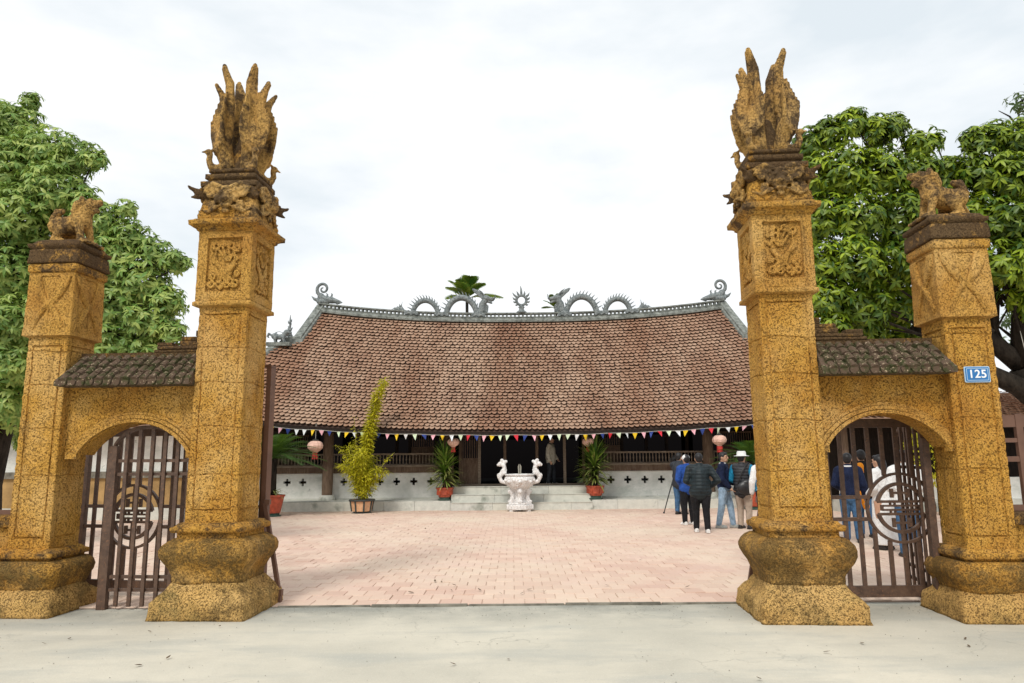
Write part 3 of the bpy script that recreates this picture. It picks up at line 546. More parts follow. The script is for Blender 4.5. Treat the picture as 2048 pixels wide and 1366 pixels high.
# ------------------------------------------------------------------ iron gates
def shou_medallion(parent, cx, y, cz, r):
    """round longevity emblem: double ring, mirrored strokes, scroll dots"""
    e = bpy.data.objects.new('medallion', None); COL.objects.link(e); e.parent = parent; e.location = (cx, y, cz)
    def ring(rad, w, a0=0, a1=2*PI, n=40):
        m = MB(); A = []; full = a1-a0 > 6.2
        for a in np.linspace(a0, a1, n):
            for d, yy in ((-w/2,-.02),(w/2,-.02),(w/2,.02),(-w/2,.02)): A.append(((rad+d)*math.cos(a), yy, (rad+d)*math.sin(a)))
        m.add(A, [(i*4+k, i*4+(k+1)%4, (i+1)*4+(k+1)%4, (i+1)*4+k) for i in range(n-1) for k in range(4)] + ([] if full else [(3,2,1,0), ((n-1)*4, (n-1)*4+1, (n-1)*4+2, (n-1)*4+3)])); return m
    ring(r, .028).build('outer_ring', 'iron', e)
    ri = r*.70; st = MB()
    for a0, a1 in ((.26, PI-.26), (PI+.26, 2*PI-.26)):
        q = ring(ri, .036, a0, a1, 26); st.add(np.concatenate(q.v), q.f)
    H = lambda z, x0, x1, h=.028: st.box(x0, x1, -.018, .018, z-h/2, z+h/2)
    for z in (.26*ri, -.26*ri): H(z, -ri*.97, ri*.97)
    H(.085*ri, -ri*.80, ri*.80, .02); H(-.085*ri, -ri*.80, ri*.80, .02)
    for sx in (-1, 1): st.box(sx*ri*.80-.012, sx*ri*.80+.012, -.018, .018, -.12*ri, .12*ri)
    for sz in (-1, 1):
        st.box(-.016, .016, -.017, .017, min(sz*.27*ri, sz*r*.98), max(sz*.27*ri, sz*r*.98))
        for sx in (-1, 1): st.box(sx*ri*.34-.016, sx*ri*.34+.016, -.017, .017, min(sz*.42*ri, sz*.80*ri), max(sz*.42*ri, sz*.80*ri)); 
        H(sz*.62*ri, -ri*.34, ri*.34, .024)
    st.build('character_strokes', 'iron', e); ds = MB()
    for x in (-.34, .34):
        for z in (-.17, .17):
            A = []; n = 14
            for a in np.linspace(0, 2*PI, n, endpoint=False):
                for d, yy in ((-.008,-.015),(.008,-.015),(.008,.015),(-.008,.015)): A.append((x*ri+(.026+d)*math.cos(a), yy, z*ri+(.026+d)*math.sin(a)))
            ds.add(A, [(i*4+k, i*4+(k+1)%4, ((i+1)%n)*4+(k+1)%4, ((i+1)%n)*4+k) for i in range(n) for k in range(4)])
    ds.build('scroll_ring', 'iron', e); return e
def stile(parent, x, y, z0, z1, w=.05, d=.05, name='stile'): return MB().box(x-w/2, x+w/2, y-d/2, y+d/2, z0, z1).build(name, 'iron', parent)
def rail(parent, x0, x1, y, z, h=.04, d=.045, name='rail'): return MB().box(x0, x1, y-d/2, y+d/2, z-h/2, z+h/2).build(name, 'iron', parent)
def main_leaf(label, hx, sgn, y_h, swing, med, medz, width=2.42):
    """big gate leaf folded back behind the side arch; local x runs from the hinge outwards"""
    g = thing('main_gate_leaf', label, 'gate', gl(hx, y_h), YAW + (PI if sgn < 0 else 0) + swing, 'leaves of the main gate')
    top = 2.02; r = .375
    stile(g, 0, 0, .05, top, .07, .06); stile(g, width, 0, .05, top, .07, .06); MB().box(-.06, .0, -.055, .055, 0, 2.72).build('hinge_post', 'brown_paint', g)
    MB().box(-.062, .062, -.057, .057, 2.722, 2.75).build('post_cap', 'brown_paint', g)
    rail(g, .036, width-.036, 0, top-.05, .10); rail(g, .036, width-.036, 0, .14, .12)
    def cut_rail(z):
        hh = r*r - (z-medz)**2; dx = math.sqrt(hh)+.012 if hh > 0 else 0
        rail(g, .036, med-dx, 0, z, .04); rail(g, med+dx, width-.036, 0, z, .04)
    cut_rail(medz+.12); cut_rail(medz-.12)
    n = int(width/.15)
    for i in range(1, n):
        x = i*width/n
        if abs(x-med) < r+.01:
            dz = math.sqrt(max(0, r*r - (x-med)**2)) + .012
            MB().box(x-.022, x+.022, -.013, .013, .20, medz-dz).build('bar', 'iron', g); MB().box(x-.022, x+.022, -.013, .013, medz+dz, top-.10).build('bar', 'iron', g)
        else: MB().box(x-.022, x+.022, -.013, .013, .20, top-.10).build('bar', 'iron', g)
    shou_medallion(g, med, 0, medz, r)
    return g
main_leaf('brown iron main gate leaf folded behind the arch by the paler tree', -2.86, -1, .50, -math.radians(7), 1.72, .95)
main_leaf('brown iron main gate leaf folded behind the arch by the number plate', 3.02, 1, .40, math.radians(4), 1.42, 1.03, 1.74)
def side_gate(name, label, x_post, x_far, y, swing, rails, arch, npitch=.15):
    g = thing(name, label, 'gate', gl(x_post, y), YAW + swing, 'side gates in the arches'); w = abs(x_far-x_post); s = 1 if x_far > x_post else -1
    stile(g, 0, 0, 0, 1.79, .10, .07, 'gate_post')
    zf = lambda x: min(1.64 + .36*math.sqrt(max(0, 1-(1-min(1, (x+.03)/.40))**2)), 1.28 + math.sqrt(max(0, .738**2 - (x-.335)**2)))
    m = MB(); A = []; n = 26
    for t in np.linspace(0, 1, n)**1.5:
        x = w*t*.98; z = zf(x)
        for d, yy in ((-.02,-.03),(.02,-.03),(.02,.03),(-.02,.03)): A.append((s*x - s*.0, yy, z + d))
    m.add(A, [(i*4+k, i*4+(k+1)%4, (i+1)*4+(k+1)%4, (i+1)*4+k) for i in range(n-1) for k in range(4)] + [(0,1,2,3), ((n-1)*4+3,(n-1)*4+2,(n-1)*4+1,(n-1)*4)]); m.build('arched_head', 'iron', g)
    for z in rails: rail(g, min(s*.064, s*w), max(s*.064, s*w), 0, z, .035, .03)
    k = 1
    while k*npitch < w-.02:
        x = k*npitch+.02; MB().box(s*x-.02, s*x+.02, -.045, -.018, .04, zf(x)-.022).build('bar', 'iron', g); k += 1
    for z in rails:
        m = MB(); kk = 1
        while kk*npitch < w-.02: m.lathe([(.002,0),(.010,.001),(.008,.007),(.002,.009)], 8, c=(0,0,0)); kk += 1; break
    return g
side_gate('side_gate', 'closed brown iron side gate of plain bars in the arch by the paler tree', -4.43, -3.44, .02, 0, (.21, .35, 1.47, 1.62), True)
side_gate('side_gate', 'brown iron side gate standing open in the arch near the number plate', 4.62, 3.80, .22, math.radians(-97), (.21, .35, 1.47, 1.62), True)
# slanting brace frames that hold the main leaves open
for nm, lab, lx, s in (('gate_brace', 'low slanting brown brace beside the pillar with the potted cycad behind', -2.80, 1), ('gate_brace', 'low slanting brown brace partly hidden by the pillar near the visitors', 2.90, -1)):
    g = thing(nm, lab, 'brace', gl(lx, .42), YAW); m = MB(); m.bar((0,0,1.12), (s*.20,0,.16), .045); m.build('strut', 'brown_paint', g); MB().box(min(0,s*.06), max(0,s*.06), -.03, .03, 1.10, 1.16).build('top_plate', 'brown_paint', g)
    MB().box(min(-s*.05,s*.25), max(-s*.05,s*.25), -.03, .03, .08, .15).build('foot_bar', 'brown_paint', g); MB().box(min(s*.19,s*.24), max(s*.19,s*.24), -.028, .028, .0, .079).build('foot', 'brown_paint', g)
# ------------------------------------------------------------------ low walls with fence beyond the pillars
def boundary(label, x0, x1, lab2, sparse=False):
    g = thing('boundary_wall', label, 'wall', gl((x0+x1)/2, 0), YAW); w = (x1-x0)/2
    MB().box(-w, w, -.14, .14, 0, .30).build('footing', 'laterite_foot', g); MB().box(-w, w, -.11, .11, .302, .90).build('wall', 'laterite', g)
    cp = sqb = MB().box(-w, w, -.18, .18, .902, 1.03).build('coping', 'laterite_black', g); bv = cp.modifiers.new('worn', 'BEVEL'); bv.width = .02; bv.segments = 2
    f = thing('metal_fence', lab2, 'fence', gl((x0+x1)/2, 0, 1.032), YAW)
    n = int((x1-x0)/(1.3 if sparse else .30)); p = (x1-x0)/n
    for i in range(n+1):
        x = -w + i*p; MB().box(max(-w, x-.035), min(w, x+.035), -.025, .025, 0, 1.0).build('post', 'brown_paint', f)
    for z0, z1 in (((.0, .05),) if sparse else ((.0, .06), (.50, .555), (.70, .745), (.86, .985))):
        for i in range(n):
            x = -w + i*p; MB().box(x+.036, x+p-.036, -.02, .02, z0, z1).build('rail', 'brown_paint', f)
boundary('low ochre wall with dark coping running off beyond the paler tree pillar', -8.6, -5.43, 'sparse brown metal posts on the low wall by the paler tree', True)
boundary('low ochre wall with dark coping running off beyond the number plate pillar', 5.18, 8.6, 'brown metal fence with square openings beyond the number plate pillar')

# ------------------------------------------------------------------ communal hall
HB = Vector((.38, 27, 0)); HX = .38
hall = thing('communal_hall', 'long low temple hall with sweeping brown tiled roof and dragon ridge', 'temple', HB)
def hb(mb, name, mat, parent=None, **k):
    o = mb.build(name, mat, parent or hall, **k)
    if parent is None: o.location = -HB
    return o
def half(t): return 7.80 + .40*(1-t)/.32 if t > .68 else 8.20 + 2.0*((.68-t)/.68)**.45
def ry(t): return 22.2 + 4.8*t
def rz0(x, t): return 2.43 + 4.42*(.86*t + .14*t*t) + .5*(abs(x)/9.7)**2.2*(1-t) + .46*(abs(x)/7.8)**2.4*t
def rp(x, t): return np.array([HX + x, ry(t), rz0(x, t)])
# stone platform, front edge in kerb stones
plat = hb(MB().box(-9.3, 10.0, 22.88, 33.9, 0, .30), 'platform', 'stone')
x = -9.3; rr = random.Random(3)
while x < 9.9:
    w = rr.uniform(.9, 1.3); x2 = min(x+w, 10.0)
    if not (x2 > -1.95 and x < 2.45):
        MB().box(x+.004, x2-.004, 22.60+rr.uniform(0,.012), 22.878, 0, .30+rr.uniform(-.004,.006)).build('kerb_stone', 'stone', plat)
    elif x < -1.95: MB().box(x+.004, -1.955, 22.6, 22.878, 0, .30).build('kerb_stone', 'stone', plat)
    elif x2 > 2.45: MB().box(2.455, x2-.004, 22.6, 22.878, 0, .30).build('kerb_stone', 'stone', plat)
    x = x2
st = bpy.data.objects.new('steps', None); COL.objects.link(st); st.parent = hall; st.location = -HB
for k in range(3):
    x = -1.95; z0, z1 = .232*k, .232*(k+1); y0 = 22.5 + .30*k
    while x < 2.42:
        x2 = min(x + rr.uniform(1.0, 1.6), 2.45); x2 = 2.45 if 2.45-x2 < .4 else x2
        MB().box(x+.003, x2-.003, y0, 24.05 if k == 2 else y0+.5, z0+.001, z1).build('step_stone', 'stone', st)
        MB().box(x+.003, x2-.003, y0-.018, y0+.10, z1+.001, z1+.022).build('step_nosing', 'stone', st); x = x2
# low parapet walls with cross-shaped openings
WY0, WY1 = 24.0, 24.16
def parapet(x0, x1, holes):
    w = MB(); z0, z1, hz, a = .30, 1.15, .865, .040; xs = sorted(holes); cur = x0
    for h in xs:
        w.box(cur, h-3*a, WY0, WY1, z0, z1); w.box(h-3*a, h+3*a, WY0, WY1, z0, hz-3*a); w.box(h-3*a, h+3*a, WY0, WY1, hz+3*a, z1)
        for sx in (-1, 1):
            for sz in (-1, 1): w.box(min(h+sx*a, h+sx*3*a), max(h+sx*a, h+sx*3*a), WY0, WY1, min(hz+sz*a, hz+sz*3*a), max(hz+sz*a, hz+sz*3*a))
        cur = h+3*a
    w.box(cur, x1, WY0, WY1, z0, z1); return hb(w, 'parapet', 'plaster')
parapet(-9.2, -2.30, [-8.6, -8.05, -7.50, -6.98, -5.62, -5.05, -4.42, -3.87, -3.30, -2.73]); parapet(2.78, 9.8, [3.24, 3.80, 4.37, 4.92, 5.5, 7.2, 7.75, 8.3])
for x0, x1 in ((-9.2, -2.30), (2.78, 9.8)):
    hb(MB().box(x0, x1, WY0-.12, WY1+.1, .30, .34), 'wall_foot', 'stone'); hb(MB().box(x0, x1, WY0-.07, WY1+.07, 1.151, 1.345), 'sill_beam', 'wood_worn'); hb(MB().box(x0, x1, WY0-.09, WY1+.08, 1.346, 1.40), 'sill_board', 'wood_grey')
    rl = hb(MB().box(x0, x1, WY0+.02, WY1-.04, 1.735, 1.79).box(x0, x1, WY0+.03, WY1-.05, 1.405, 1.44), 'railing', 'wood_grey')
    bm = MB().lathe([(.016,0),(.024,.03),(.016,.07),(.027,.13),(.022,.19),(.013,.24),(.022,.27),(.016,.293)], 8).mesh('baluster'); n = int((x1-x0)/.108)
    for i in range(n):
        o = link('baluster', bm, 'wood_grey', rl, smooth=(i == 0)); o.location = (x0 + (i+.5)*(x1-x0)/n, (WY0+WY1)/2 - .01, 1.441)
# columns, lintel, back partition
def column(x, y, z0, z1, r, mat='wood_worn'):
    m = MB(); m.tube([(x,y,z0+.16), (x,y,z0+.5), (x,y,z0+1.2), (x,y,z1)], [r*1.0, r*1.04, r*1.03, r*.93], 16); o = hb(m, 'column', mat, auto=40)
    MB().lathe([(r*1.5,0),(r*1.55,.05),(r*1.45,.10),(r*1.2,.155),(r*1.15,.165)], 18, c=(x,y,z0+.001)).build('column_base', 'stone', o, auto=40); return o
for x in (-6.06, -2.12, 2.62, 6.40): column(x, 23.62, .30, 2.75, .17)
for x in (-6.06, -2.12, 2.62, 6.40): column(x, 26.4, .69, 5.5, .2, 'wood_interior_shade')
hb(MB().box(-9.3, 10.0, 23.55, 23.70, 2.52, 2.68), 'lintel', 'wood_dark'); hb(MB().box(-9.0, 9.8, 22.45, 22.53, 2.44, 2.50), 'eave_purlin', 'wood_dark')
hb(MB().box(-9.2, 9.9, 24.17, 33.6, .302, .69), 'floor', 'wood_interior_shade'); hb(MB().box(-9.2, 9.9, 33.4, 33.6, .691, 3.0), 'back_wall', 'wood_interior_shade')
for x in (-9.2, 9.75): hb(MB().box(x, x+.15, 24.2, 33.39, .691, 2.9), 'end_wall', 'wood_interior_shade')
PY = 24.75
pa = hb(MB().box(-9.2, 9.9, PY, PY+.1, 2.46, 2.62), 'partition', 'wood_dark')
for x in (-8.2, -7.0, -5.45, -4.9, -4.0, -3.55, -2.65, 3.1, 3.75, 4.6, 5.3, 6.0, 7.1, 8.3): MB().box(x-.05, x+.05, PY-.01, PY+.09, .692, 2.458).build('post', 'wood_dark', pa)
def panel(x0, x1, y, z0, zs, z1, par, W='wood_worn'):
    MB().box(x0, x1, y+.02, y+.05, z0, zs).build('door_panel', W, par); MB().box(x0, x1, y, y+.07, zs+.001, zs+.06).build('mid_rail', W, par); MB().box(x0, x1, y, y+.07, z1-.06, z1).build('top_rail', W, par)
    MB().box(x0+.07, x1-.07, y+.005, y+.019, z0+.10, zs-.10).build('raised_field', W, par); n = max(3, int((x1-x0)/.075))
    for i in range(n): MB().box(x0+(i+.5)*(x1-x0)/n-.014, x0+(i+.5)*(x1-x0)/n+.014, y+.02, y+.05, zs+.061, z1-.061).build('slat', W, par)
for x0, x1 in ((-5.4, -4.95), (-3.5, -2.72), (3.15, 3.7), (-8.15, -7.05), (7.15, 8.25)): panel(x0, x1, PY, .70, 1.95, 2.45, pa)
dr = hb(MB().box(-2.2, 2.7, 23.96, 24.13, .70, .765), 'door_sill', 'wood_grey')
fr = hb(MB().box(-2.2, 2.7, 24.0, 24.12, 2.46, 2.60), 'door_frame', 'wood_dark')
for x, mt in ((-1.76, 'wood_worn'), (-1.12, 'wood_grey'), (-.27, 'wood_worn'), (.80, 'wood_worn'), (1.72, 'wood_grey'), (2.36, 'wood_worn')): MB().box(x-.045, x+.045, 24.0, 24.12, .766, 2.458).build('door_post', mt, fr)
panel(-1.71, -1.17, 24.02, .77, 1.55, 2.455, fr)
# roof: bed, tiles, verges, ridge
def grid(fn, nu, nv, flip=False):
    V = [fn(i/nu, j/nv) for j in range(nv+1) for i in range(nu+1)]; F = [(j*(nu+1)+i, j*(nu+1)+i+1, (j+1)*(nu+1)+i+1, (j+1)*(nu+1)+i) for j in range(nv) for i in range(nu)]
    return V, [f[::-1] for f in F] if flip else F
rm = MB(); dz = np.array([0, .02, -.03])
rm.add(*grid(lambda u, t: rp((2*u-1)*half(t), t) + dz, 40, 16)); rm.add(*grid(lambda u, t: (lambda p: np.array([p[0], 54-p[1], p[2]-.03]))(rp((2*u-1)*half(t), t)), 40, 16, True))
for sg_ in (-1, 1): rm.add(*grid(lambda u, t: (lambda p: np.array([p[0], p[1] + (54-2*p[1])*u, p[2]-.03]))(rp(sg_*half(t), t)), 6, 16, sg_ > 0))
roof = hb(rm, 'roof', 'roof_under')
fas = MB(); A = []
for u in np.linspace(-1, 1, 60):
    p = rp(u*half(0), 0); A += [p + np.array([0,.03,-.03]), p + np.array([0,.03,-.15]), p + np.array([0,.10,-.15]), p + np.array([0,.10,-.03])]
fas.add(A, [(i*4+k, i*4+(k+1)%4, (i+1)*4+(k+1)%4, (i+1)*4+k) for i in range(59) for k in range(4)]); fas.build('fascia', 'wood_dark', roof)
TV = [(-.092,.15,.030),(-.080,.085,.054),(-.048,.025,.070),(0,-.010,.078),(.048,.025,.070),(.080,.085,.054),(.092,.15,.030),(.092,.31,-.020),(-.092,.31,-.020)]
TL = [(x*.97, y+.012, w-.026) for x, y, w in TV[:7]]
tv = np.array(TV + TL)*.86; tf = [tuple(range(9))] + [(i, i+9, i+10, i+1) for i in range(6)] + [(15,14,13,12,11,10,9)]
tile_me = MB().add(tv, tf).mesh('roof_tile'); NR = 37; mass = MB(); solo = 0
for j in range(NR):
    t = (j + .02)/NR; hw = half(t); n = int(2*hw/.168); off = .5*(j % 2)
    for i in range(n):
        x = (i + .25 + off - n/2)*.168 + random.gauss(0, .006)
        if abs(x) > hw - .06: continue
        p = rp(x, t); ex = rp(x+.05, t) - rp(x-.05, t); ex /= np.linalg.norm(ex); es = rp(x, t+.01) - p; es /= np.linalg.norm(es); en = np.cross(ex, es); a = random.gauss(0, .03)
        ex2 = ex*math.cos(a) + es*math.sin(a); es2 = np.cross(en, ex2); k = random.gauss(0, .03); es2 = es2 + en*k; es2 /= np.linalg.norm(es2); en2 = np.cross(ex2, es2); p = p + en*random.gauss(.0, .004)
        if j < 4 and abs(x - .0) < 7.6 and solo < 300:
            o = link('roof_tile', tile_me, 'roof_tile', roof); solo += 1
            o.matrix_local = Matrix(((ex2[0], es2[0], en2[0], p[0]), (ex2[1], es2[1], en2[1], p[1]), (ex2[2], es2[2], en2[2], p[2]), (0,0,0,1)))
        else: mass.add(p + tv[:,:1]*ex2 + tv[:,1:2]*es2 + tv[:,2:]*en2, tf)
mass.build('tile_field', 'roof_tile', roof, kind='stuff')
def sweep(path, prof, side):                                   # profile (across, up) along a path, across = fixed horizontal vector
    m = MB(); n = len(prof); A = [np.array(p) + np.array(side)*a + np.array([0,0,1.])*b_ for p in path for a, b_ in prof]
    m.add(A, [(i*n+k, i*n+(k+1)%n, (i+1)*n+(k+1)%n, (i+1)*n+k) for i in range(len(path)-1) for k in range(n)] + [tuple(range(n-1,-1,-1)), tuple((len(path)-1)*n+k for k in range(n))]); return m
rpath = [rp(x, 1) for x in np.linspace(-7.85, 7.85, 60)]
ridge = hb(sweep(rpath, [(-.24,-.10),(.24,-.10),(.24,-.02),(.19,.02),(.19,.075),(-.19,.075),(-.19,.02),(-.24,-.02)], (0,1,0)), 'ridge', 'grey_stucco', auto=40)
for a, b_ in ((.105, .125), (.235, .285)): sweep(rpath, [(-.13,a),(.13,a),(.13,b_),(-.13,b_)], (0,1,0)).build('ridge_band', 'grey_stucco', ridge)
sweep(rpath, [(-.10,.07),(.10,.07),(.10,.106),(-.10,.106)], (0,1,0)).build('ridge_band', 'grey_stucco', ridge)
lm_ = MB()
for x in np.arange(-7.7, 7.7, .155):
    p = rp(x, 1); lm_.box(p[0]-.035, p[0]+.035, p[1]-.09, p[1]+.09, p[2]+.120, p[2]+.240)
lm_.build('ridge_lattice', 'grey_stucco', ridge)
for sg_ in (-1, 1):
    vp = [rp(sg_*half(t), t) for t in np.linspace(1.0, .66, 12)]; hb(sweep(vp, [(-.18,-.12),(.18,-.12),(.18,.12),(.13,.15),(.13,.24),(-.13,.24),(-.13,.15),(-.18,.12)], (1,0,0)), 'verge', 'grey_stucco', auto=40)
    hp = [rp(sg_*half(t), t) + np.array([0,0,.35*max(0,(.25-t)/.25)**2]) for t in np.concatenate([np.linspace(.675,.6,8), np.linspace(.58,0,14)])]; hb(sweep(hp, [(-.13,-.10),(.13,-.10),(.11,.12),(-.11,.12)], (1,0,0)), 'hip_ridge', 'grey_stucco', auto=40)
    ew = rp(sg_*8.2, .66); m = MB(); sp_ = ew + np.array([sg_*.28, .15, .05])
    m.lathe([(.12,0),(.12,.1),(.06,.14),(.10,.2),(.085,.32),(.11,.36),(.05,.5),(.075,.55),(.03,.75),(.045,.8),(.008,1.12)], 8, c=sp_)
    for k in range(14):
        a = k*2.4; h = .1+.06*k; m.chain([sp_ + np.array([.05*math.cos(a), .05*math.sin(a), h]), sp_ + np.array([(.16-.007*k)*math.cos(a), (.16-.007*k)*math.sin(a), h+.09])], [.03, .006], 5)
    hb(m, 'flame_spire', 'grey_glaze')
    # unicorn-lion on the hip
    q = MB(); c0 = rp(sg_*8.75, .625) + np.array([0, 0, .16]); X = lambda x, y, z: c0 + np.array([sg_*x, y, z])
    q.chain([X(-.16,0,.24), X(.0,0,.23), X(.17,0,.26)], [.11, .10, .12], 9); q.ell(X(-.26,0,.40), (.11,.10,.11)); q.chain([X(-.30,0,.39), X(-.40,0,.37)], [.06, .04], 7); q.chain([X(-.20,0,.33), X(-.26,0,.40)], [.1,.09], 8)
    for dx in (-.16, .15):
        for dy in (-.08, .08): q.chain([X(dx,dy,.2), X(dx-.04,dy,.02)], [.055,.04], 7)
    q.chain([X(.25,0,.28), X(.38,0,.36), X(.42,0,.26), X(.36,0,.2)], [.04,.045,.04,.02], 7); q.tube([X(.02+.23*math.cos(a),.0,.20+.23*math.sin(a)) for a in np.linspace(.2, PI, 12)], .018, 6)
    bs = sculpt(q, 'ridge_beast', 'grey_glaze', hall, vox=.025, smooth=1); bs.location = -HB
    hb(MB().box(*sorted((c0[0]-.42, c0[0]+.42)), c0[1]-.14, c0[1]+.14, c0[2]-.10, c0[2]+.03), 'beast_pedestal', 'grey_stucco')
# ridge dragons facing the flaming pearl
def ridge_dragon(sg_):
    d = bpy.data.objects.new('ridge_dragon', None); COL.objects.link(d); d.parent = hall; d.location = -HB
    d['label'] = 'grey arching dragon on the roof ridge, its head turned to the flaming pearl'
    zr = lambda x: rz0(x, 1) + .27; Pn = lambda x, z: np.array([HX + sg_*x, 27, zr(x) + z])
    def arcp(c, w, h, n=18): return [Pn(c + w*math.cos(a), -.16 + (h+.16)*math.sin(a)) for a in np.linspace(PI, 0, n)]
    head_x = 1.42
    for c, w, h, r0 in ((2.32, .60, .62, .108), (3.72, .50, .47, .092)):
        pts = arcp(c, w, h); b_ = MB().tube(pts, [r0*(1.0+.1*math.sin(PI*i/17)) for i in range(18)], 10).build('body', 'grey_glaze', d, smooth=True)
        sp = MB()
        for i in range(2, 16):
            a = pts[i]; n_ = a - np.array([HX + sg_*c, 27, zr(c) - .16]); n_ /= np.linalg.norm(n_); tdir = np.array([sg_*.55, 0, .25]); sp.chain([a + n_*r0*.9, a + n_*(r0+.06) + tdir*.05, a + n_*(r0+.11) + tdir*.13], [.032, .022, .006], 6)
        sp.build('back_spines', 'grey_glaze', d)
    for x in (1.66, 3.08, 4.26):                             # curled feet and clouds where the body dips into the ridge
        lk = MB()
        for k in range(5): lk.tube([p_ + np.array([0,-.14,0]) for p_ in [Pn(x+.10*(k-2)+.07*math.cos(a)*(1-a/12), -.10+.05*(k%2)+.07*math.sin(a)*(1-a/12)) for a in np.linspace(0, 7, 12)]], .032, 6)
        lk.ell(Pn(x, -.08), (.2, .16, .11)); sculpt(lk, 'cloud_scroll', 'grey_glaze', d, vox=.022, smooth=1)
    h = MB(); h.chain([Pn(1.72,-.1), Pn(1.55,.12), Pn(1.52,.36), Pn(1.42,.52)], [.16, .15, .13, .12], 10); h.ell(Pn(1.38,.60), (.17,.14,.13)); h.chain([Pn(1.32,.60), Pn(1.12,.56), Pn(1.06,.60)], [.10,.075,.05], 9); h.chain([Pn(1.32,.50), Pn(1.16,.42)], [.07,.04], 8)
    for k in range(9):
        a = .5 + k*.28; h.chain([Pn(1.46+.08*math.cos(a), .58+.1*math.sin(a)), Pn(1.50+.22*math.cos(a-.9), .66+.20*math.sin(a)), Pn(1.58+.34*math.cos(a-1.1), .74+.26*math.sin(a))], [.05,.032,.008], 6)
    for dy in (-.07, .07): h.chain([Pn(1.42,.68)+np.array([0,dy,0]), Pn(1.55,.84)+np.array([0,dy*1.6,0]), Pn(1.72,.96)+np.array([0,dy*2,0])], [.04,.03,.01], 6); h.chain([Pn(1.10,.58)+np.array([0,dy,0]), Pn(1.0,.70)+np.array([0,dy*2,0]), Pn(1.08,.82)+np.array([0,dy*2,0])], [.02,.016,.006], 6)
    for k in range(5): h.chain([Pn(1.44+.03*k,.40-.07*k), Pn(1.30+.02*k,.32-.08*k), Pn(1.28,.22-.08*k)], [.035,.026,.008], 6)
    sculpt(h, 'head', 'grey_glaze', d, vox=.02, smooth=1)
    tl = MB(); tl.chain([Pn(4.24,-.1), Pn(4.55,.0), Pn(4.72,.12)], [.09,.07,.05], 8)
    for k in range(5): tl.chain([Pn(4.55+.05*k,.02), Pn(4.66+.07*k,.20-.03*k), Pn(4.62+.11*k,.40-.09*k)], [.04,.03,.008], 6)
    sculpt(tl, 'tail', 'grey_glaze', d, vox=.02, smooth=1)
for s_ in (-1, 1): ridge_dragon(s_)
pd = bpy.data.objects.new('flaming_pearl', None); COL.objects.link(pd); pd.parent = hall; pd.location = -HB; pd['label'] = 'grey ring of flames standing at the middle of the roof ridge'
m = MB(); c0 = np.array([HX, 27, rz0(0,1)+.27]); m.lathe([(.20,0),(.20,.06),(.11,.12),(.09,.2),(.13,.25),(.08,.30)], 12, c=c0); m.build('pedestal', 'grey_glaze', pd, smooth=True)
rc = c0 + np.array([0,0,.52]); m = MB(); m.tube([rc + .19*np.array([math.cos(a),0,math.sin(a)]) for a in np.linspace(0, 2*PI, 32)], .05, 8); m.build('ring', 'grey_glaze', pd, smooth=True); m = MB()
for k in range(11):
    a = PI/2 + (k-5)*.47; dd = np.array([math.cos(a),0,math.sin(a)]); hh = .42 if k == 5 else (.27 if k in (3,7) else .17); upv = np.array([.25*math.cos(a+1.2),0,.55])
    m.chain([rc + dd*.21, rc + dd*(.21+hh*.45) + upv*.03, rc + dd*(.21+hh*.7) + upv*.14], [.05,.038,.006], 7)
m.build('flames', 'grey_glaze', pd)
for sg_ in (-1, 1):                                             # coiled-tail makara at each ridge end
    e = bpy.data.objects.new('ridge_end_makara', None); COL.objects.link(e); e.parent = hall; e.location = -HB
    zr = rz0(7.6, 1)+.26; Pn = lambda x, z, y=0: np.array([HX + sg_*(7.7+x), 27+y, zr+z]); m = MB()
    m.chain([Pn(-.62,.10), Pn(-.35,.16), Pn(0,.22), Pn(.10,.34)], [.07,.13,.15,.12], 9); m.chain([Pn(-.55,.05), Pn(-.72,.08)], [.06,.035], 7); m.ell(Pn(0,.1), (.26,.17,.13)); m.chain([Pn(.15,.15), Pn(.34,.22), Pn(.46,.34)], [.10,.06,.015], 7)
    for k in range(4): m.chain([Pn(-.30+.16*k,.26), Pn(-.34+.18*k,.40), Pn(-.28+.2*k,.47)], [.05,.035,.01], 6)
    sculpt(m, 'body', 'grey_glaze', e, vox=.022, smooth=1); m = MB()
    pts = [Pn(.02 + (.28-.026*a)*math.cos(a-1.5)*.95, .62 + (.28-.026*a)*math.sin(a-1.5)) for a in np.linspace(0, 9.4, 60)]; m.tube(pts, [.072-.0008*i for i in range(60)], 8); m.build('coiled_tail', 'grey_glaze', e, smooth=True)

# ------------------------------------------------------------------ side halls
sh = thing('side_hall', 'low grey and ochre side building seen through the arch by the paler tree', 'building', (-12, 20, 0))
MB().box(-4, 2.9, 0, 5, 0, .35).build('plinth', 'stone', sh); MB().box(-4, 2.9, .1, 4.9, .351, 1.15).build('lower_wall', 'yellow_wall', sh); MB().box(-4.05, 2.95, .02, 5, 1.151, 1.33).build('ledge', 'ledge', sh); MB().box(-4, 2.9, .15, 4.9, 1.331, 2.7).build('upper_wall', 'plaster', sh)
m = MB(); m.add([(-4.5,-.7,2.55),(3.2,-.7,2.55),(3.2,5.7,2.55),(-4.5,5.7,2.55),(-3.8,2.5,3.7),(2.2,2.5,3.7)], [(0,1,5,4),(1,2,5),(2,3,4,5),(3,0,4),(3,2,1,0)]); m.build('roof', 'roof_tile', sh)
sh = thing('side_hall', 'dark timber side building behind the visitors seen through the number plate arch', 'building', (12.5, 20.5, 0))
MB().box(-3.2, 5, 0, 5, 0, .35).build('plinth', 'stone', sh); MB().box(-3.2, 5, 1.6, 1.8, .351, 2.7).build('rear_screen', 'wood_dark', sh); MB().box(-3.2, 5, .1, .25, 2.45, 2.7).build('lintel', 'wood_dark', sh); MB().box(-3.2, 5, .12, .22, .351, .95).build('parapet', 'plaster', sh)
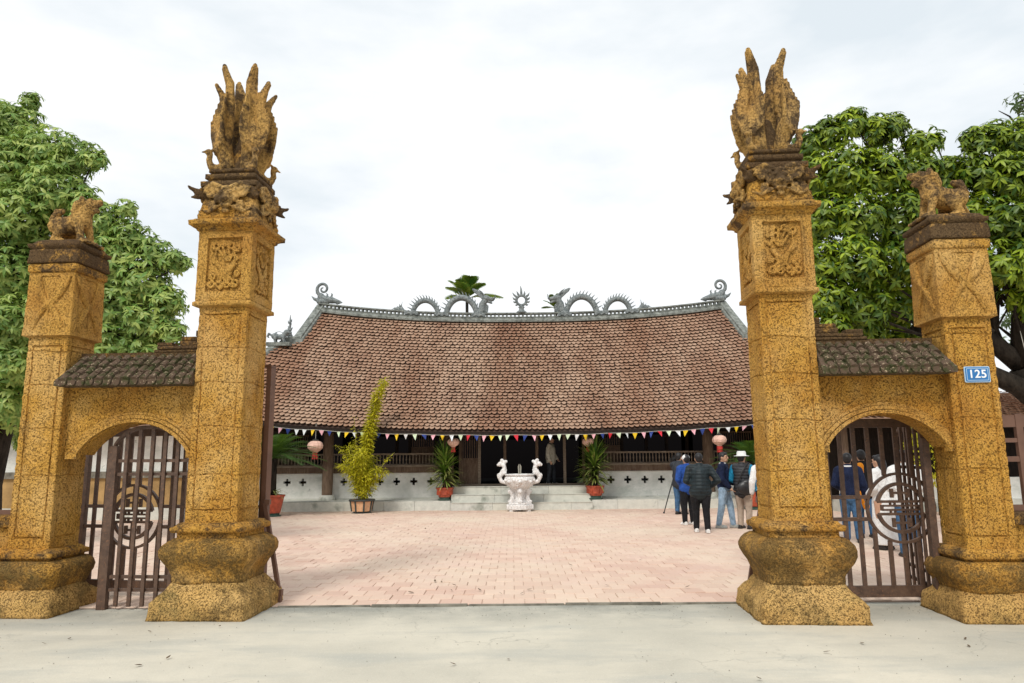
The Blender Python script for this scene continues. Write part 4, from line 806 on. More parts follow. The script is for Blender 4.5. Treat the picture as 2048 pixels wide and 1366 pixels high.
for i in range(5): MB().lathe([(.13,0),(.13,2.1)], 12, c=(-3+1.9*i, .17, .352)).build('column', 'wood_worn', sh, auto=40)
m = MB(); m.add([(-3.8,-.7,2.6),(5.5,-.7,2.6),(5.5,5.7,2.6),(-3.8,5.7,2.6),(-2.8,2.5,3.55),(4.8,2.5,3.55)], [(0,1,5,4),(1,2,5),(2,3,4,5),(3,0,4),(3,2,1,0)]); m.build('roof', 'roof_tile', sh)

def tile_slope(par, x0, x1, y0, z0, y1, z1):                    # the same clay tiles on a plain slope
    m = MB(); sl = math.hypot(y1-y0, z1-z0); es = np.array([0, (y1-y0)/sl, (z1-z0)/sl]); ex = np.array([1.,0,0]); en = np.cross(ex, es); n = int(sl/.22)
    for j in range(n):
        for i in range(int((x1-x0-.6*j/n)/.196)):
            x = x0 + .3*j/n + (i+.5+.5*(j%2))*.196; a = random.gauss(0,.04); p = np.array([x, y0, z0]) + es*.22*j + en*random.gauss(.01,.006); e2 = ex*math.cos(a)+es*math.sin(a); s2 = np.cross(en, e2); m.add(p + tv[:,:1]*e2 + tv[:,1:2]*s2 + tv[:,2:]*en, tf)
    m.build('tile_field', 'roof_tile', par, kind='stuff')
tile_slope(sh, -3.7, 5.4, -.7, 2.62, 2.5, 3.57)
# ------------------------------------------------------------------ trees
LEFT_CLUMPS = [(-10.03,13.50,8.36,0.52),(-9.03,13.00,7.58,0.55),(-9.66,13.00,7.18,0.73),(-8.17,12.60,7.30,0.40),(-7.67,12.40,7.15,0.22),(-8.48,12.60,6.61,0.62),(-9.09,12.60,6.13,0.62),(-7.85,12.50,6.37,0.31),(-7.48,12.40,5.95,0.44),(-6.94,12.30,6.15,0.19),(-6.83,12.30,5.63,0.35),(-7.14,12.40,5.19,0.52),(-6.38,12.30,5.34,0.29),(-5.96,12.20,5.13,0.24),(-6.57,12.40,4.82,0.48),(-7.05,12.50,4.48,0.53),(-6.09,12.30,4.43,0.33),(-6.43,12.40,4.09,0.48),(-5.97,12.30,3.88,0.26),(-6.99,12.50,3.75,0.48),(-6.44,12.50,3.56,0.40),(-9.31,12.80,5.14,0.63),(-8.97,12.60,4.15,0.53),(-9.04,12.80,3.45,0.54),(-9.34,13.20,2.75,0.56),(-9.02,13.40,5.90,0.66),(-8.75,13.60,4.74,0.67),(-8.06,13.40,3.81,0.57),(-10.88,13.50,7.83,0.85),(-10.43,13.20,5.85,0.84),(-10.24,13.20,4.18,0.84),(-10.23,13.50,2.88,0.76),(-9.86,13.60,8.95,0.21),(-10.43,13.70,8.84,0.21),(-5.74,12.20,5.08,0.10),(-10.12,15.00,2.28,0.47),(-6.31,12.80,3.42,0.36),(-7.98,13.40,5.08,0.57),(-8.84,13.80,3.38,0.58)]
RIGHT_CLUMPS = [(5.59,12.50,7.37,0.35),(5.88,12.30,7.47,0.35),(6.26,12.20,7.61,0.31),(6.72,12.30,7.51,0.35),(7.09,12.30,7.61,0.28),(7.46,12.20,7.21,0.33),(7.67,12.10,7.21,0.19),(5.54,12.30,6.65,0.43),(5.95,12.00,6.62,0.51),(6.57,12.00,6.61,0.51),(7.24,12.10,6.55,0.47),(7.64,12.00,6.60,0.34),(7.99,12.00,6.60,0.30),(5.62,12.20,5.85,0.51),(6.09,11.90,5.74,0.54),(6.85,12.00,5.77,0.55),(7.60,12.20,5.93,0.47),(5.42,12.10,5.00,0.47),(5.94,11.90,4.94,0.54),(6.74,12.10,4.98,0.55),(5.50,12.20,4.39,0.47),(6.11,12.20,4.29,0.51),(7.03,12.60,4.38,0.49),(5.54,12.20,3.81,0.39),(6.31,12.50,3.90,0.35),(8.19,11.80,7.07,0.27),(8.50,11.80,7.16,0.30),(8.90,11.80,7.11,0.37),(8.14,11.70,6.47,0.41),(8.49,11.60,6.33,0.45),(9.01,11.70,6.46,0.49),(8.11,11.90,5.82,0.42),(8.39,11.60,5.53,0.45),(8.89,11.70,5.56,0.49),(8.22,11.60,4.83,0.41),(8.71,11.70,4.77,0.49),(8.69,12.00,4.31,0.25),(8.93,12.00,4.14,0.30),(7.98,12.80,5.36,0.45),(7.94,13.20,4.50,0.51),(8.84,13.20,4.88,0.46),(7.38,13.50,3.98,0.38),(9.40,12.00,5.11,0.68),(9.72,12.00,6.21,0.68),(8.24,14.00,3.86,0.44),(6.25,13.00,3.62,0.37)]
FAR_CLUMPS = [(12.36,16.00,10.02,0.32),(12.48,16.00,9.51,0.34),(13.18,16.40,10.36,0.46),(13.23,16.40,9.31,0.58),(13.02,18.00,5.00,0.44),(12.75,18.00,4.35,0.32),(13.25,18.00,4.22,0.51)]
def leaf_tpl(L_, W_, droop=.35, n=3):
    v = [(0,0,0)]; 
    for k in range(1, n):
        t = k/n; w = W_*math.sin(PI*min(1, t*.95+.08))/2*1.05; z = -droop*L_*t*t; v += [(L_*t, -w, z+.15*w), (L_*t, 0, z-.05*w), (L_*t, w, z+.15*w)]
    v.append((L_, 0, -droop*L_)); f = [(0,2,1),(0,3,2)]
    for k in range(n-2):
        a = 1+3*k; f += [(a,a+1,a+4,a+3),(a+1,a+2,a+5,a+4)]
    a = 1+3*(n-2); e = len(v)-1; f += [(a,a+1,e),(a+1,a+2,e)]; return np.array(v), f
class Cloud:                                            # many small leaves gathered fast into one mesh
    def __init__(s, tpl): s.tv, s.tf = tpl; s.V = []; 
    def put(s, pos, x, up_, sc):                        # arrays: position, leaf direction, leaf normal hint, scale
        x = x/np.linalg.norm(x, axis=1, keepdims=True); y = np.cross(up_, x); y /= np.linalg.norm(y, axis=1, keepdims=True)+1e-9; z = np.cross(x, y)
        t = s.tv; s.V.append((pos[:,None,:] + sc[:,None,None]*(t[None,:,0:1]*x[:,None,:] + t[None,:,1:2]*y[:,None,:] + t[None,:,2:3]*z[:,None,:])).reshape(-1,3))
    def build(s, name, mat, parent, **k):
        V = np.concatenate(s.V); nt_ = len(s.tv); n = len(V)//nt_; me = bpy.data.meshes.new(name); tris = []
        ls = []; tot = []; 
        fl = [np.array(f) for f in s.tf]; lens = np.array([len(f) for f in s.tf]); flat = np.concatenate(fl)
        loops = (flat[None,:] + (np.arange(n)*nt_)[:,None]).reshape(-1); lens_all = np.tile(lens, n); starts = np.concatenate([[0], np.cumsum(lens_all)[:-1]])
        me.vertices.add(len(V)); me.vertices.foreach_set('co', V.ravel()); me.loops.add(len(loops)); me.loops.foreach_set('vertex_index', loops.astype(np.int32)); me.polygons.add(len(lens_all)); me.polygons.foreach_set('loop_start', starts.astype(np.int32)); me.polygons.foreach_set('loop_total', lens_all.astype(np.int32))
        me.update(calc_edges=True); me.validate(); return link(name, me, mat, parent, smooth=True, **k)
def unit(n):
    v = rng.normal(size=(n,3)); return v/np.linalg.norm(v, axis=1, keepdims=True)
def tree(name, label, base, clumps, mat, leafL, per, trunk, limbs, leaves=7, parent_limb_r=.05):
    base = np.array(base, float); t = thing(name, label, 'tree', base)
    m = MB(); pts = [np.array(p, float)-base for p in trunk[0]]; m.tube(pts, trunk[1], 12); m.build('trunk', 'bark', t, smooth=True)
    for path, rad in limbs: MB().tube([np.array(p, float)-base for p in path], rad, 9).build('limb', 'bark', t, smooth=True)
    tw = MB(); root = np.array(trunk[0][-1], float)
    for c in clumps:
        c0 = np.array(c[:3]); b_ = root + (c0-root)*.35 + rng.normal(size=3)*.12; m1 = (b_+c0)/2 + rng.normal(size=3)*.15
        tw.tube([b_-base, m1-base, c0-base], [.035, .022, .01], 5)
        for k in range(5): tw.tube([c0-base, c0 + unit(1)[0]*c[3]*.9 - base], [.010, .004], 4)
    tw.build('branches', 'bark', t)
    cl = Cloud(leaf_tpl(leafL, leafL*.34))
    for c in clumps:
        n = max(6, int(per*(c[3]/.45)**2)); d = unit(n); rr_ = c[3]*(rng.uniform(.25, 1, n)**.45)*rng.uniform(.82, 1.16, n); pos = np.array(c[:3]) + d*rr_[:,None]*np.array([1.05,1.05,.92]); ax = d*.7 + np.array([0,-.1,.55]); ax /= np.linalg.norm(ax, axis=1, keepdims=True)
        u = np.cross(ax, np.array([.3,.2,.9])); u /= np.linalg.norm(u, axis=1, keepdims=True); w = np.cross(ax, u); ph = rng.uniform(0, 2*PI, n)
        for k in range(leaves):
            a = ph + 2*PI*k/leaves + rng.normal(0, .15, n); dirs = np.cos(a)[:,None]*u + np.sin(a)[:,None]*w + ax*rng.uniform(-.25, .45, n)[:,None] + np.array([0,0,-.22])
            cl.put(pos - base, dirs, ax + .25*unit(n), rng.uniform(.55, 1.3, n))
    cl.build('crown', mat, t); return t
tree('shade_tree', 'paler green tree with whorled leaves behind the shorter lion pillar', (-9.9, 13.6, 0), LEFT_CLUMPS, 'leaf_left', .13, 185,
     ([(-9.9,13.6,-.05), (-9.85,13.5,1.2), (-9.6,13.4,2.6), (-9.2,13.2,4.2)], [.34,.27,.24,.17]), [([(-9.6,13.4,2.6), (-8.6,13.0,3.6), (-7.4,12.6,4.5), (-6.6,12.4,4.9)], [.14,.11,.07,.03]), ([(-9.2,13.2,4.2), (-8.6,13,5.6), (-8.2,12.8,6.9)], [.15,.10,.03]), ([(-9.2,13.2,4.2), (-9.7,13.3,6), (-9.9,13.5,8.2)], [.15,.09,.03])])
tree('shade_tree', 'dense glossy green tree rising behind the arch near the number plate', (9.7, 12.4, 0), RIGHT_CLUMPS, 'leaf_right', .14, 165,
     ([(9.7,12.4,-.05), (9.65,12.35,1.2), (9.3,12.3,2.3), (8.9,12.3,3.1)], [.42,.33,.30,.24]), [([(8.9,12.3,3.1), (8.45,12.35,3.55), (7.8,12.5,4.3), (6.9,12.3,5.4)], [.17,.15,.11,.05]), ([(9.3,12.3,2.3), (8.7,12.2,2.75), (8.1,12.3,3.1), (7.2,12.6,3.9)], [.20,.17,.14,.06]), ([(8.9,12.3,3.1), (8.9,12.1,4.6), (8.6,11.9,6.2)], [.2,.13,.05]), ([(8.45,12.35,3.55), (8.6,12.3,4.6), (8.7,12.1,5.5)], [.09,.07,.03])])
tree('background_tree', 'sparse dark tree with bare twigs at the upper edge beyond the glossy tree', (13.6, 16.8, 0), FAR_CLUMPS, 'leaf_far', .16, 34,
     ([(13.6,16.8,-.05), (13.6,16.7,3), (13.4,16.6,6), (13.1,16.4,9)], [.3,.24,.18,.09]), [([(13.1,16.4,8.2), (12.6,16.2,8.9), (12.0,16,9.6), (11.75,16,9.75)], [.06,.04,.02,.008]), ([(12.6,16.2,8.9), (12.1,16,9.1), (11.85,16,9.45)], [.03,.018,.006]), ([(13.4,16.6,4), (13.0,17.4,4.5), (12.8,18,4.7)], [.1,.06,.03])])
# palms behind the hall
def palm(label, base, top, nf, fl, spread, seed):
    r_ = random.Random(seed); t = thing('palm_tree', label, 'palm', base, 0, 'palms behind the hall'); h = top-base[2]
    MB().tube([(0,0,-.05),(.05,0,h*.5),(0,0,h)], [.11,.085,.075], 10).build('trunk', 'bark', t, smooth=True)
    for k in range(nf):
        a = 2*PI*k/nf + r_.uniform(-.2,.2); el = r_.uniform(.5, 1.45) if k % 3 else 1.35; d = np.array([math.cos(a), math.sin(a), 0]); L_ = fl*r_.uniform(.85, 1.1); pts = []
        for s in np.linspace(0, 1, 9): pts.append(np.array([0,0,h]) + d*L_*s*math.cos(el)*(1+.25*s) + np.array([0,0,1.])*L_*(math.sin(el)*s - spread*s*s))
        m = MB(); m.tube(pts, [.022-.0018*i for i in range(9)], 5); sd = np.cross(d, [0,0,1])
        for i in range(18):
            s = .12 + .86*i/17; j = min(7, int(s*8)); p = pts[j] + (pts[j+1]-pts[j])*(s*8-j); ll = L_*.34*math.sin(PI*(.15+.8*s))
            tg = pts[j+1]-pts[j]; tg = tg/np.linalg.norm(tg)
            for q in (-1, 1):
                e = p + (sd*q*.8 + tg*.75 + np.array([0,0,-.15]))*ll; wv = tg*.055; m.add([p-wv, p+wv, (p+e)/2+wv*1.1+np.array([0,0,.02]), e, (p+e)/2-wv*1.1+np.array([0,0,.02])], [(0,1,2,3,4)])
        m.build('frond', 'leaf_palm', t)
palm('bright green palm rising behind the roof ridge beside the flaming ring', (-2.25, 35, 0), 9.5, 11, 1.75, .42, 2)
palm('yellowish palm tips behind the dragon head nearer the glossy tree', (2.15, 34, 0), 8.75, 12, 1.0, .35, 5)

# ------------------------------------------------------------------ potted plants
def straps(n, zr, Lr, el, wd, seed, droop=.6, rad=.04):
    r_ = random.Random(seed); m = MB()
    for k in range(n):
        a = r_.uniform(0, 2*PI); f = k/n; z = zr[0] + (zr[1]-zr[0])*f; L_ = r_.uniform(*Lr); e = el[0] + (el[1]-el[0])*f + r_.gauss(0, .15); d = np.array([math.cos(a), math.sin(a), 0]); s_ = np.array([-math.sin(a), math.cos(a), 0]); P_ = []; ns = 5
        for i in range(ns+1):
            t = i/ns; c = np.array([0,0,z]) + d*(rad + L_*t*math.cos(e)) + np.array([0,0,1.])*L_*(math.sin(e)*t - droop*t*t*abs(math.cos(e))); w = wd*(.55+.9*t)*(1-t)**.5 + .002; P_ += [c - s_*w/2, c + s_*w/2 ]
        m.add(P_, [(2*i, 2*i+1, 2*i+3, 2*i+2) for i in range(ns)])
    return m
def red_pot(par, R=.29, H=.42, z=0, mat='red_glaze'):
    MB().lathe([(R*.62,z+.10),(R*.72,z+.12),(R*.95,z+H-.08),(R*.98,z+H-.05),(R*1.04,z+H-.045),(R*1.04,z+H),(R*.9,z+H),(R*.9,z+H-.05),(.02,z+H-.05)], 28).build('pot', mat, par, auto=35)
    MB().lathe([(R*.75,z),(R*.8,z+.03),(R*.62,z+.06),(R*.66,z+.105),(.02,z+.106)], 28).build('pot_foot', 'green_trim', par, auto=35)
    MB().lathe([(.01,z+H-.048),(R*.88,z+H-.046),(R*.88,z+H-.03),(.01,z+H-.02)], 20).build('soil', 'soil', par)
def dracaena(label, loc, seed, s=1.0):
    t = thing('potted_dracaena', label, 'potted plant', loc, 0, 'strap-leaved plants flanking the steps'); t.scale = (s, s, s); red_pot(t)
    for q in range(8):                                 # moulded panels round the pot
        a = q*PI/4; m = MB(); m.box(-.085, .085, -.265, -.248, .18, .34); o = m.build('pot_panel', 'red_glaze', t); o.rotation_euler[2] = a
        bv = o.modifiers.new('round', 'BEVEL'); bv.width = .01; bv.segments = 2
    m = MB(); 
    for k in range(5): m.tube([(.06*math.cos(k*1.3),.06*math.sin(k*1.3),.35), (.08*math.cos(k*1.3),.08*math.sin(k*1.3),1.45-.12*k)], .022, 6)
    m.build('stem', 'bark', t)
    straps(260, (.62, 1.50), (.50, .74), (-.05, 1.25), .06, seed, .14).build('leaves', 'leaf_strap', t, smooth=True); straps(95, (.55, .95), (.46, .68), (.25, .35), .06, seed+1, .5).build('variegated_leaves', 'leaf_strap_pale', t, smooth=True); straps(60, (.95, 1.5), (.55, .76), (.1, .7), .055, seed+2, .25).build('variegated_leaves', 'leaf_strap_pale', t, smooth=True)
dracaena('bushy strap-leaved plant in red pot beside the steps, nearer the yellow bamboo', (-2.16, 22.90, .305), 21, .95); dracaena('bushy strap-leaved plant in red pot beside the steps, nearer the visitors', (2.58, 22.90, .305), 41, 1.0)
def cycad(label, loc, nf, L_, z, seed, stem=.5, pot=True):
    r_ = random.Random(seed); t = thing('potted_cycad', label, 'potted plant', loc)
    if pot: red_pot(t, .36, .62)
    MB().tube([(0,0,.4),(0,0,z)], [.12,.10], 10).build('stem', 'bark', t, smooth=True)
    for k in range(nf):
        a = 2*PI*k*.382 + r_.uniform(-.2,.2); e = .15 + 1.15*(k/nf); d = np.array([math.cos(a), math.sin(a), 0]); pts = [np.array([0,0,z]) + d*L_*s*math.cos(e)*(1+.2*s) + np.array([0,0,1.])*L_*(math.sin(e)*s - .42*s*s) for s in np.linspace(0,1,8)]; m = MB(); m.tube(pts, [.014-.0012*i for i in range(8)], 4); sd = np.cross(d, [0,0,1])
        for i in range(26):
            s = .15 + .84*i/25; j = min(6, int(s*7)); p = pts[j] + (pts[j+1]-pts[j])*(s*7-j); tg = pts[j+1]-pts[j]; tg = tg/np.linalg.norm(tg); ll = L_*.24*math.sin(PI*(.2+.72*s))
            for q in (-1, 1): e_ = p + (sd*q + tg*.6 + np.array([0,0,.12]))*ll; w = tg*.014; m.add([p-w, p+w, e_], [(0,1,2)])
        m.build('frond', 'leaf_cycad', t)
    return t
cy = cycad('big cycad in a red pot beside the tall pillar, behind the gate brace', (-6.95, 20.9, 0), 44, 1.35, 1.65, 3); straps(40, (.55,.75), (.3,.5), (.6,.3), .05, 77, .6).build('lower_leaves', 'leaf_strap_pale', cy, smooth=True)
cycad('cycad fronds showing behind the man in the white hat', (7.25, 22.0, 0), 30, 1.15, 1.45, 9)
# clump of yellow bamboo in a tan pot
bt = thing('potted_bamboo', 'tall feathery yellow bamboo in a low tan pot on the paving', 'potted plant', (-4.55, 21.85, .0))
MB().lathe([(.22,.06),(.30,.08),(.34,.36),(.38,.37),(.38,.42),(.33,.42),(.32,.38),(.02,.38)], 8, phase=PI/8).build('pot', 'tan_glaze', bt)
for k in range(8):
    a = PI/8 + k*PI/4; MB().bar((.295*math.cos(a),.295*math.sin(a),.075), (.345*math.cos(a),.345*math.sin(a),.365), .045).build('pot_rib', 'dark_trim', bt)
MB().lathe([(.385,.366),(.395,.38),(.395,.425),(.34,.425),(.34,.40)], 8, phase=PI/8).build('pot_rim', 'dark_trim', bt); MB().lathe([(.30,0),(.30,.03),(.24,.055),(.24,.075),(.02,.075)], 8, phase=PI/8).build('pot_foot', 'dark_trim', bt); MB().lathe([(.01,.385),(.31,.39),(.31,.40),(.01,.41)], 12).build('soil', 'soil', bt)
lc = Cloud(leaf_tpl(.15, .034, .3)); r_ = random.Random(8); cm = MB()
def culm(pts, dens, spread, lsc):
    P_ = np.array(pts); seg = 14; q = np.array([P_[0]*(1-t)**3 + 3*P_[1]*t*(1-t)**2 + 3*P_[2]*t*t*(1-t) + P_[3]*t**3 for t in np.linspace(0,1,seg)]); cm.tube(q, np.linspace(.014,.004,seg), 5)
    n = dens; tt = rng.uniform(.12, 1, n); idx = np.minimum((tt*(seg-1)).astype(int), seg-2); p = q[idx] + (q[idx+1]-q[idx])*((tt*(seg-1))-idx)[:,None]; d = unit(n); d[:,2] = d[:,2]*.5 - .1; off = d*rng.uniform(0, spread, n)[:,None]; lc.put(p+off, d + np.array([0,0,.1]), np.tile([0,0,1.],(n,1)) + .5*unit(n), rng.uniform(.6,1.2,n)*lsc)
culm([(0,0,.4),(-.05,.05,1.6),(.15,0,2.8),(.62,0,4.05)], 1500, .16, 1.05); culm([(.03,0,.4),(0,0,1.5),(.2,.05,2.6),(.42,0,3.75)], 1100, .16, 1.0); culm([(-.05,.02,.4),(.02,0,1.3),(.1,0,2.2),(.32,0,3.2)], 800, .16, 1.0)
for k in range(13):
    a = 2*PI*k/13 + r_.uniform(-.2,.2); rr_ = r_.uniform(.35,.75); h = r_.uniform(.75,1.6); c_ = np.array([math.cos(a), math.sin(a)])
    culm([(.1*c_[0],.1*c_[1],.4), (.15*c_[0],.15*c_[1],.4+h*.5), (rr_*.6*c_[0],rr_*.6*c_[1],.4+h*.9), (rr_*c_[0],rr_*c_[1],.4+h)], 330, .24, .95)
culm([(-.05,0,.4),(-.2,0,1.2),(-.45,0,1.7),(-.85,0,2.05)], 70, .08, .8); culm([(.05,0,.4),(.3,0,1.0),(.6,0,1.5),(.95,0,1.8)], 60, .08, .8); culm([(-.05,0,.4),(-.15,0,1.4),(-.25,0,2.2),(-.3,0,2.9)], 90, .10, .8)
cm.build('culms', 'culm', bt, smooth=True); lc.build('leaves', 'leaf_bamboo', bt)
# shrub by the side hall
sb = thing('garden_shrub', 'yellow green shrub by the timber side building inside the arch', 'shrub', (11.3, 19.3, 0)); MB().tube([(0,0,0),(0,0,1.0)], [.05,.03], 6).build('stem', 'bark', sb); lc = Cloud(leaf_tpl(.14, .05, .3)); n = 900; d = unit(n); lc.put(np.array([0,0,1.55]) + d*np.array([.8,.6,.85])*rng.uniform(.3,1,n)[:,None]**.5, d + np.array([0,0,.2]), unit(n), rng.uniform(.7,1.3,n)); lc.build('foliage', 'leaf_bamboo', sb)

# ------------------------------------------------------------------ stone censer
cs = thing('stone_censer', 'white carved stone incense burner with cloud-shaped handles before the steps', 'incense burner', (.20, 22.12, 0))
def octa(m, R, z0, z1): m.lathe([(R*.97,z0),(R,z0+.02),(R,z1-.02),(R*.97,z1)], 8, phase=PI/8)
m = MB(); octa(m, .44, .07, .22); octa(m, .38, .221, .27); m.build('base_slab', 'white_stone', cs)
for k in range(4): a = k*PI/2 + PI/4; MB().box(-.09,.09,-.07,.07,0,.069).build('base_foot', 'white_stone', cs, loc=(.30*math.cos(a),.30*math.sin(a),0), rz=a)
m = MB()
for k in range(4):
    a = k*PI/2 - PI/2; d = np.array([math.cos(a), math.sin(a), 0]); m.chain([d*.26+np.array([0,0,.27]), d*.22+np.array([0,0,.45]), d*.25+np.array([0,0,.62]), d*.20+np.array([0,0,.72])], [.085,.068,.085,.09], 9); m.ell(d*.29+np.array([0,0,.30]), (.09,.09,.05)); m.ell(d*.31+np.array([0,0,.60]), (.06,.06,.07))
m.lathe([(.16,.26),(.13,.45),(.17,.68)], 14); sculpt(m, 'carved_legs', 'white_stone', cs, vox=.015, smooth=1)
m = MB().lathe([(.05,.66),(.24,.68),(.38,.76),(.46,.88),(.475,.97),(.44,1.04),(.40,1.07),(.45,1.075),(.455,1.12),(.38,1.125),(.36,1.06),(.05,1.0)], 40); bw = m.build('bowl', 'white_stone', cs, smooth=True)
m = MB()
for k in range(16):
    a = 2*PI*k/16; m.ell((.455*math.cos(a), .455*math.sin(a), .90+.04*(k%2)), (.06,.06,.05)); m.ell((.36*math.cos(a+.2), .36*math.sin(a+.2), .785), (.05,.05,.04))
sculpt(m, 'bowl_relief', 'white_stone', cs, vox=.014, smooth=1)
for sg_ in (-1, 1):
    m = MB(); X = lambda x: sg_*x
    m.chain([(X(.42),0,.86),(X(.56),0,.90),(X(.62),0,1.03),(X(.55),0,1.14),(X(.45),0,1.16)], [.055,.06,.065,.075,.06], 9); m.chain([(X(.52),0,1.18),(X(.46),0,1.30),(X(.50),0,1.40)], [.075,.06,.07], 9)
    for x, z, r0 in ((.63,1.08,.07),(.52,1.20,.075),(.44,1.24,.055),(.60,1.42,.075),(.49,1.47,.075),(.42,1.50,.05),(.54,1.53,.06),(.66,1.40,.045)): m.ell((X(x),0,z), (r0, r0*.7, r0))
    sculpt(m, 'cloud_handle', 'white_stone', cs, vox=.014, smooth=1)
m = MB()
for k in range(7): m.bar((.03*math.cos(k),.03*math.sin(k),1.0), (.05*math.cos(k),.05*math.sin(k),1.36+.03*(k%3)), .009)
m.build('incense_sticks', 'cream_cloth', cs); MB().lathe([(.01,1.02),(.37,1.03),(.37,1.05),(.01,1.06)], 20).build('ash', 'grey_cloth', cs)

# ------------------------------------------------------------------ bunting, lanterns
bu = thing('bunting', 'string of small coloured pennants hung along the hall eave', 'bunting', (.2, 22.05, 2.40))
def bz(x): return rz0(x - HX, 0)*1.0 - .02 - .10 - .02*math.sin(x*2.1)**2 - 2.40
xs_ = np.linspace(-8.6, 8.9, 90); m = MB(); m.tube([(x-.2, 0, bz(x)) for x in xs_], .006, 4); m.build('string', 'string', bu)
seq = ['pennant_green','pennant_white','pennant_yellow','pennant_pink','pennant_blue','pennant_red']; order = ['green','white','yellow','pink','blue','white','white','yellow','pink','blue','green','yellow','white','green','red','blue','pink','yellow','white','green','blue','pink','yellow','white','green','red','blue','pink','yellow','green','green','red','blue','pink','yellow','white','green','green','white','yellow','pink','blue','red','green','white','yellow','pink','blue','red','green','white','yellow','pink','blue','red','green','white','yellow','pink','blue','red','green','white','yellow','pink','blue']
x = -8.0; k = 0; r_ = random.Random(4)
while x < 8.7:
    w, h = .078*r_.uniform(.82,1.06), .185*r_.uniform(.85,1.08); sw = r_.gauss(0,.022); z = bz(x); m = MB(); c_ = r_.uniform(-.09,.05)
    m.add([(-w,-.002,0),(w,-.002,0),(sw,c_,-h),(0,.012*r_.uniform(-1,1),-h*.4),(-w,.002,0),(w,.002,0),(sw,c_+.003,-h)], [(0,3,1),(0,2,3),(1,3,2),(4,5,3),(4,3,6),(5,6,3)])
    o = m.build('pennant', 'pennant_'+order[k % len(order)], bu); o.location = (x-.2, 0, z-.004); o.rotation_euler = (0, r_.gauss(0,.07), r_.gauss(0,.3)); x += .262*r_.uniform(.9,1.1); k += 1
def lantern(label, loc, s=1.0, long=False):
    t = thing('paper_lantern', label, 'lantern', loc, 0, 'lanterns hanging from the eave'); t.scale = (s,s,s); m = MB(); n = 24; pr = [(.05,.16),(.12,.15),(.19,.10),(.215,.03),(.20,-.04),(.14,-.10),(.07,-.14)]
    A = [((r0*(1-.05*(k % 2)))*math.cos(2*PI*k/n), (r0*(1-.05*(k % 2)))*math.sin(2*PI*k/n), z) for r0, z in pr for k in range(n)]; m.add(A, [(i*n+k, i*n+(k+1)%n, (i+1)*n+(k+1)%n, (i+1)*n+k)[::-1] for i in range(len(pr)-1) for k in range(n)]); m.build('globe', 'lantern_cloth', t)
    MB().lathe([(.07,.158),(.08,.17),(.08,.195),(.02,.21)], 14).build('top_cap', 'dark_trim', t); MB().lathe([(.02,-.16),(.075,-.155),(.075,-.138)], 14).build('bottom_cap', 'lantern_cloth', t); MB().tube([(0,0,.2),(0,0,.62)], .008, 5).build('cord', 'string', t)
    if long: MB().lathe([(.08,-.34),(.085,-.33),(.085,-.17),(.08,-.162)], 14).build('red_skirt', 'lantern_red', t)
    else:
        m = MB()
        for k in range(9): m.bar((.05*math.cos(k*.7),.05*math.sin(k*.7),-.16), (.07*math.cos(k*.7),.07*math.sin(k*.7),-.33), .014)
        m.build('tassel', 'lantern_red', t)
    return t
lantern('faded cream lantern with red tassel hanging left of the yellow bamboo', (-6.12, 22.25, 2.0), 1.15); lantern('faded pink lantern with red skirt hanging above the visitors', (6.40, 22.25, 2.08), 1.05, True); lantern('faded lantern partly behind the strap-leaved plant nearer the bamboo', (-1.88, 22.65, 2.1), .9); lantern('faded lantern partly behind the strap-leaved plant nearer the visitors', (2.38, 22.75, 2.08), .9)

# ------------------------------------------------------------------ fallen leaves and crumbs on the paving and road
lv = MB(); lv.add(*leaf_tpl(.09, .045, -.25, 4)); lme = lv.mesh('fallen_leaf'); 
for i, (x, y) in enumerate([(-1.03,9.66),(-.93,9.58),(-.73,9.36),(-1.43,9.12),(-.14,8.78),(.07,8.77),(.15,9.05),(.87,10.96),(.45,11.61),(1.49,12.17),(1.94,11.46),(1.19,9.27),(2.09,9.09),(-.54,13.66),(-1.73,14.73),(-2.03,16.75),(-1.47,8.42),(-4.1,6.87),(-4.19,6.71),(-3.46,7.13),(-2.9,7.33),(-2.98,6.03),(-2.87,6.19),(-.46,5.95),(-.06,6.11),(3.0,6.52),(3.84,6.34),(3.95,6.59),(1.8,5.52),(2.55,6.23),(-.4,9.0),(-.75,9.0),(.35,8.9),(-1.2,8.9)]):
    o = link('fallen_leaf', lme, 'leaf_litter'); s = random.uniform(.4, .9); o.scale = (s, s*random.uniform(.6,1), s); o.location = (x, y, .032 if y > 8.27 else .012); o.rotation_euler = (random.uniform(-.25,.25), random.uniform(-.2,.1), random.uniform(0, 6.28))
    tag(o, 'small dry brown leaf lying on the brick courtyard' if y > 8.27 else 'small dry brown leaf lying on the pale road', 'leaf', 'dry leaves on the courtyard bricks' if y > 8.27 else 'dry leaves on the road')

# grit on the road
gm = MB(); r_ = random.Random(12); ico = [(0,0,1),(.9,0,.1),(.25,.85,.1),(-.75,.5,.1),(-.75,-.5,.1),(.25,-.85,.1)]
for k in range(1100):
    x, y = r_.uniform(-7, 7), (r_.uniform(3.8, 8.2) if k % 2 else 8.22 - abs(r_.gauss(0, .45))); s = r_.uniform(.002, .0075)*(1.4 if r_.random() < .04 else 1); a = r_.uniform(0, 6.3)
    gm.add([( x+s*(p[0]*math.cos(a)-p[1]*math.sin(a)), y+s*(p[0]*math.sin(a)+p[1]*math.cos(a)), .006+s*p[2]*.8) for p in ico], [(0,1,2),(0,2,3),(0,3,4),(0,4,5),(0,5,1)])
tag(gm.build('gravel', 'ledge'), 'fine dark grit scattered over the pale road', 'gravel', kind='stuff')
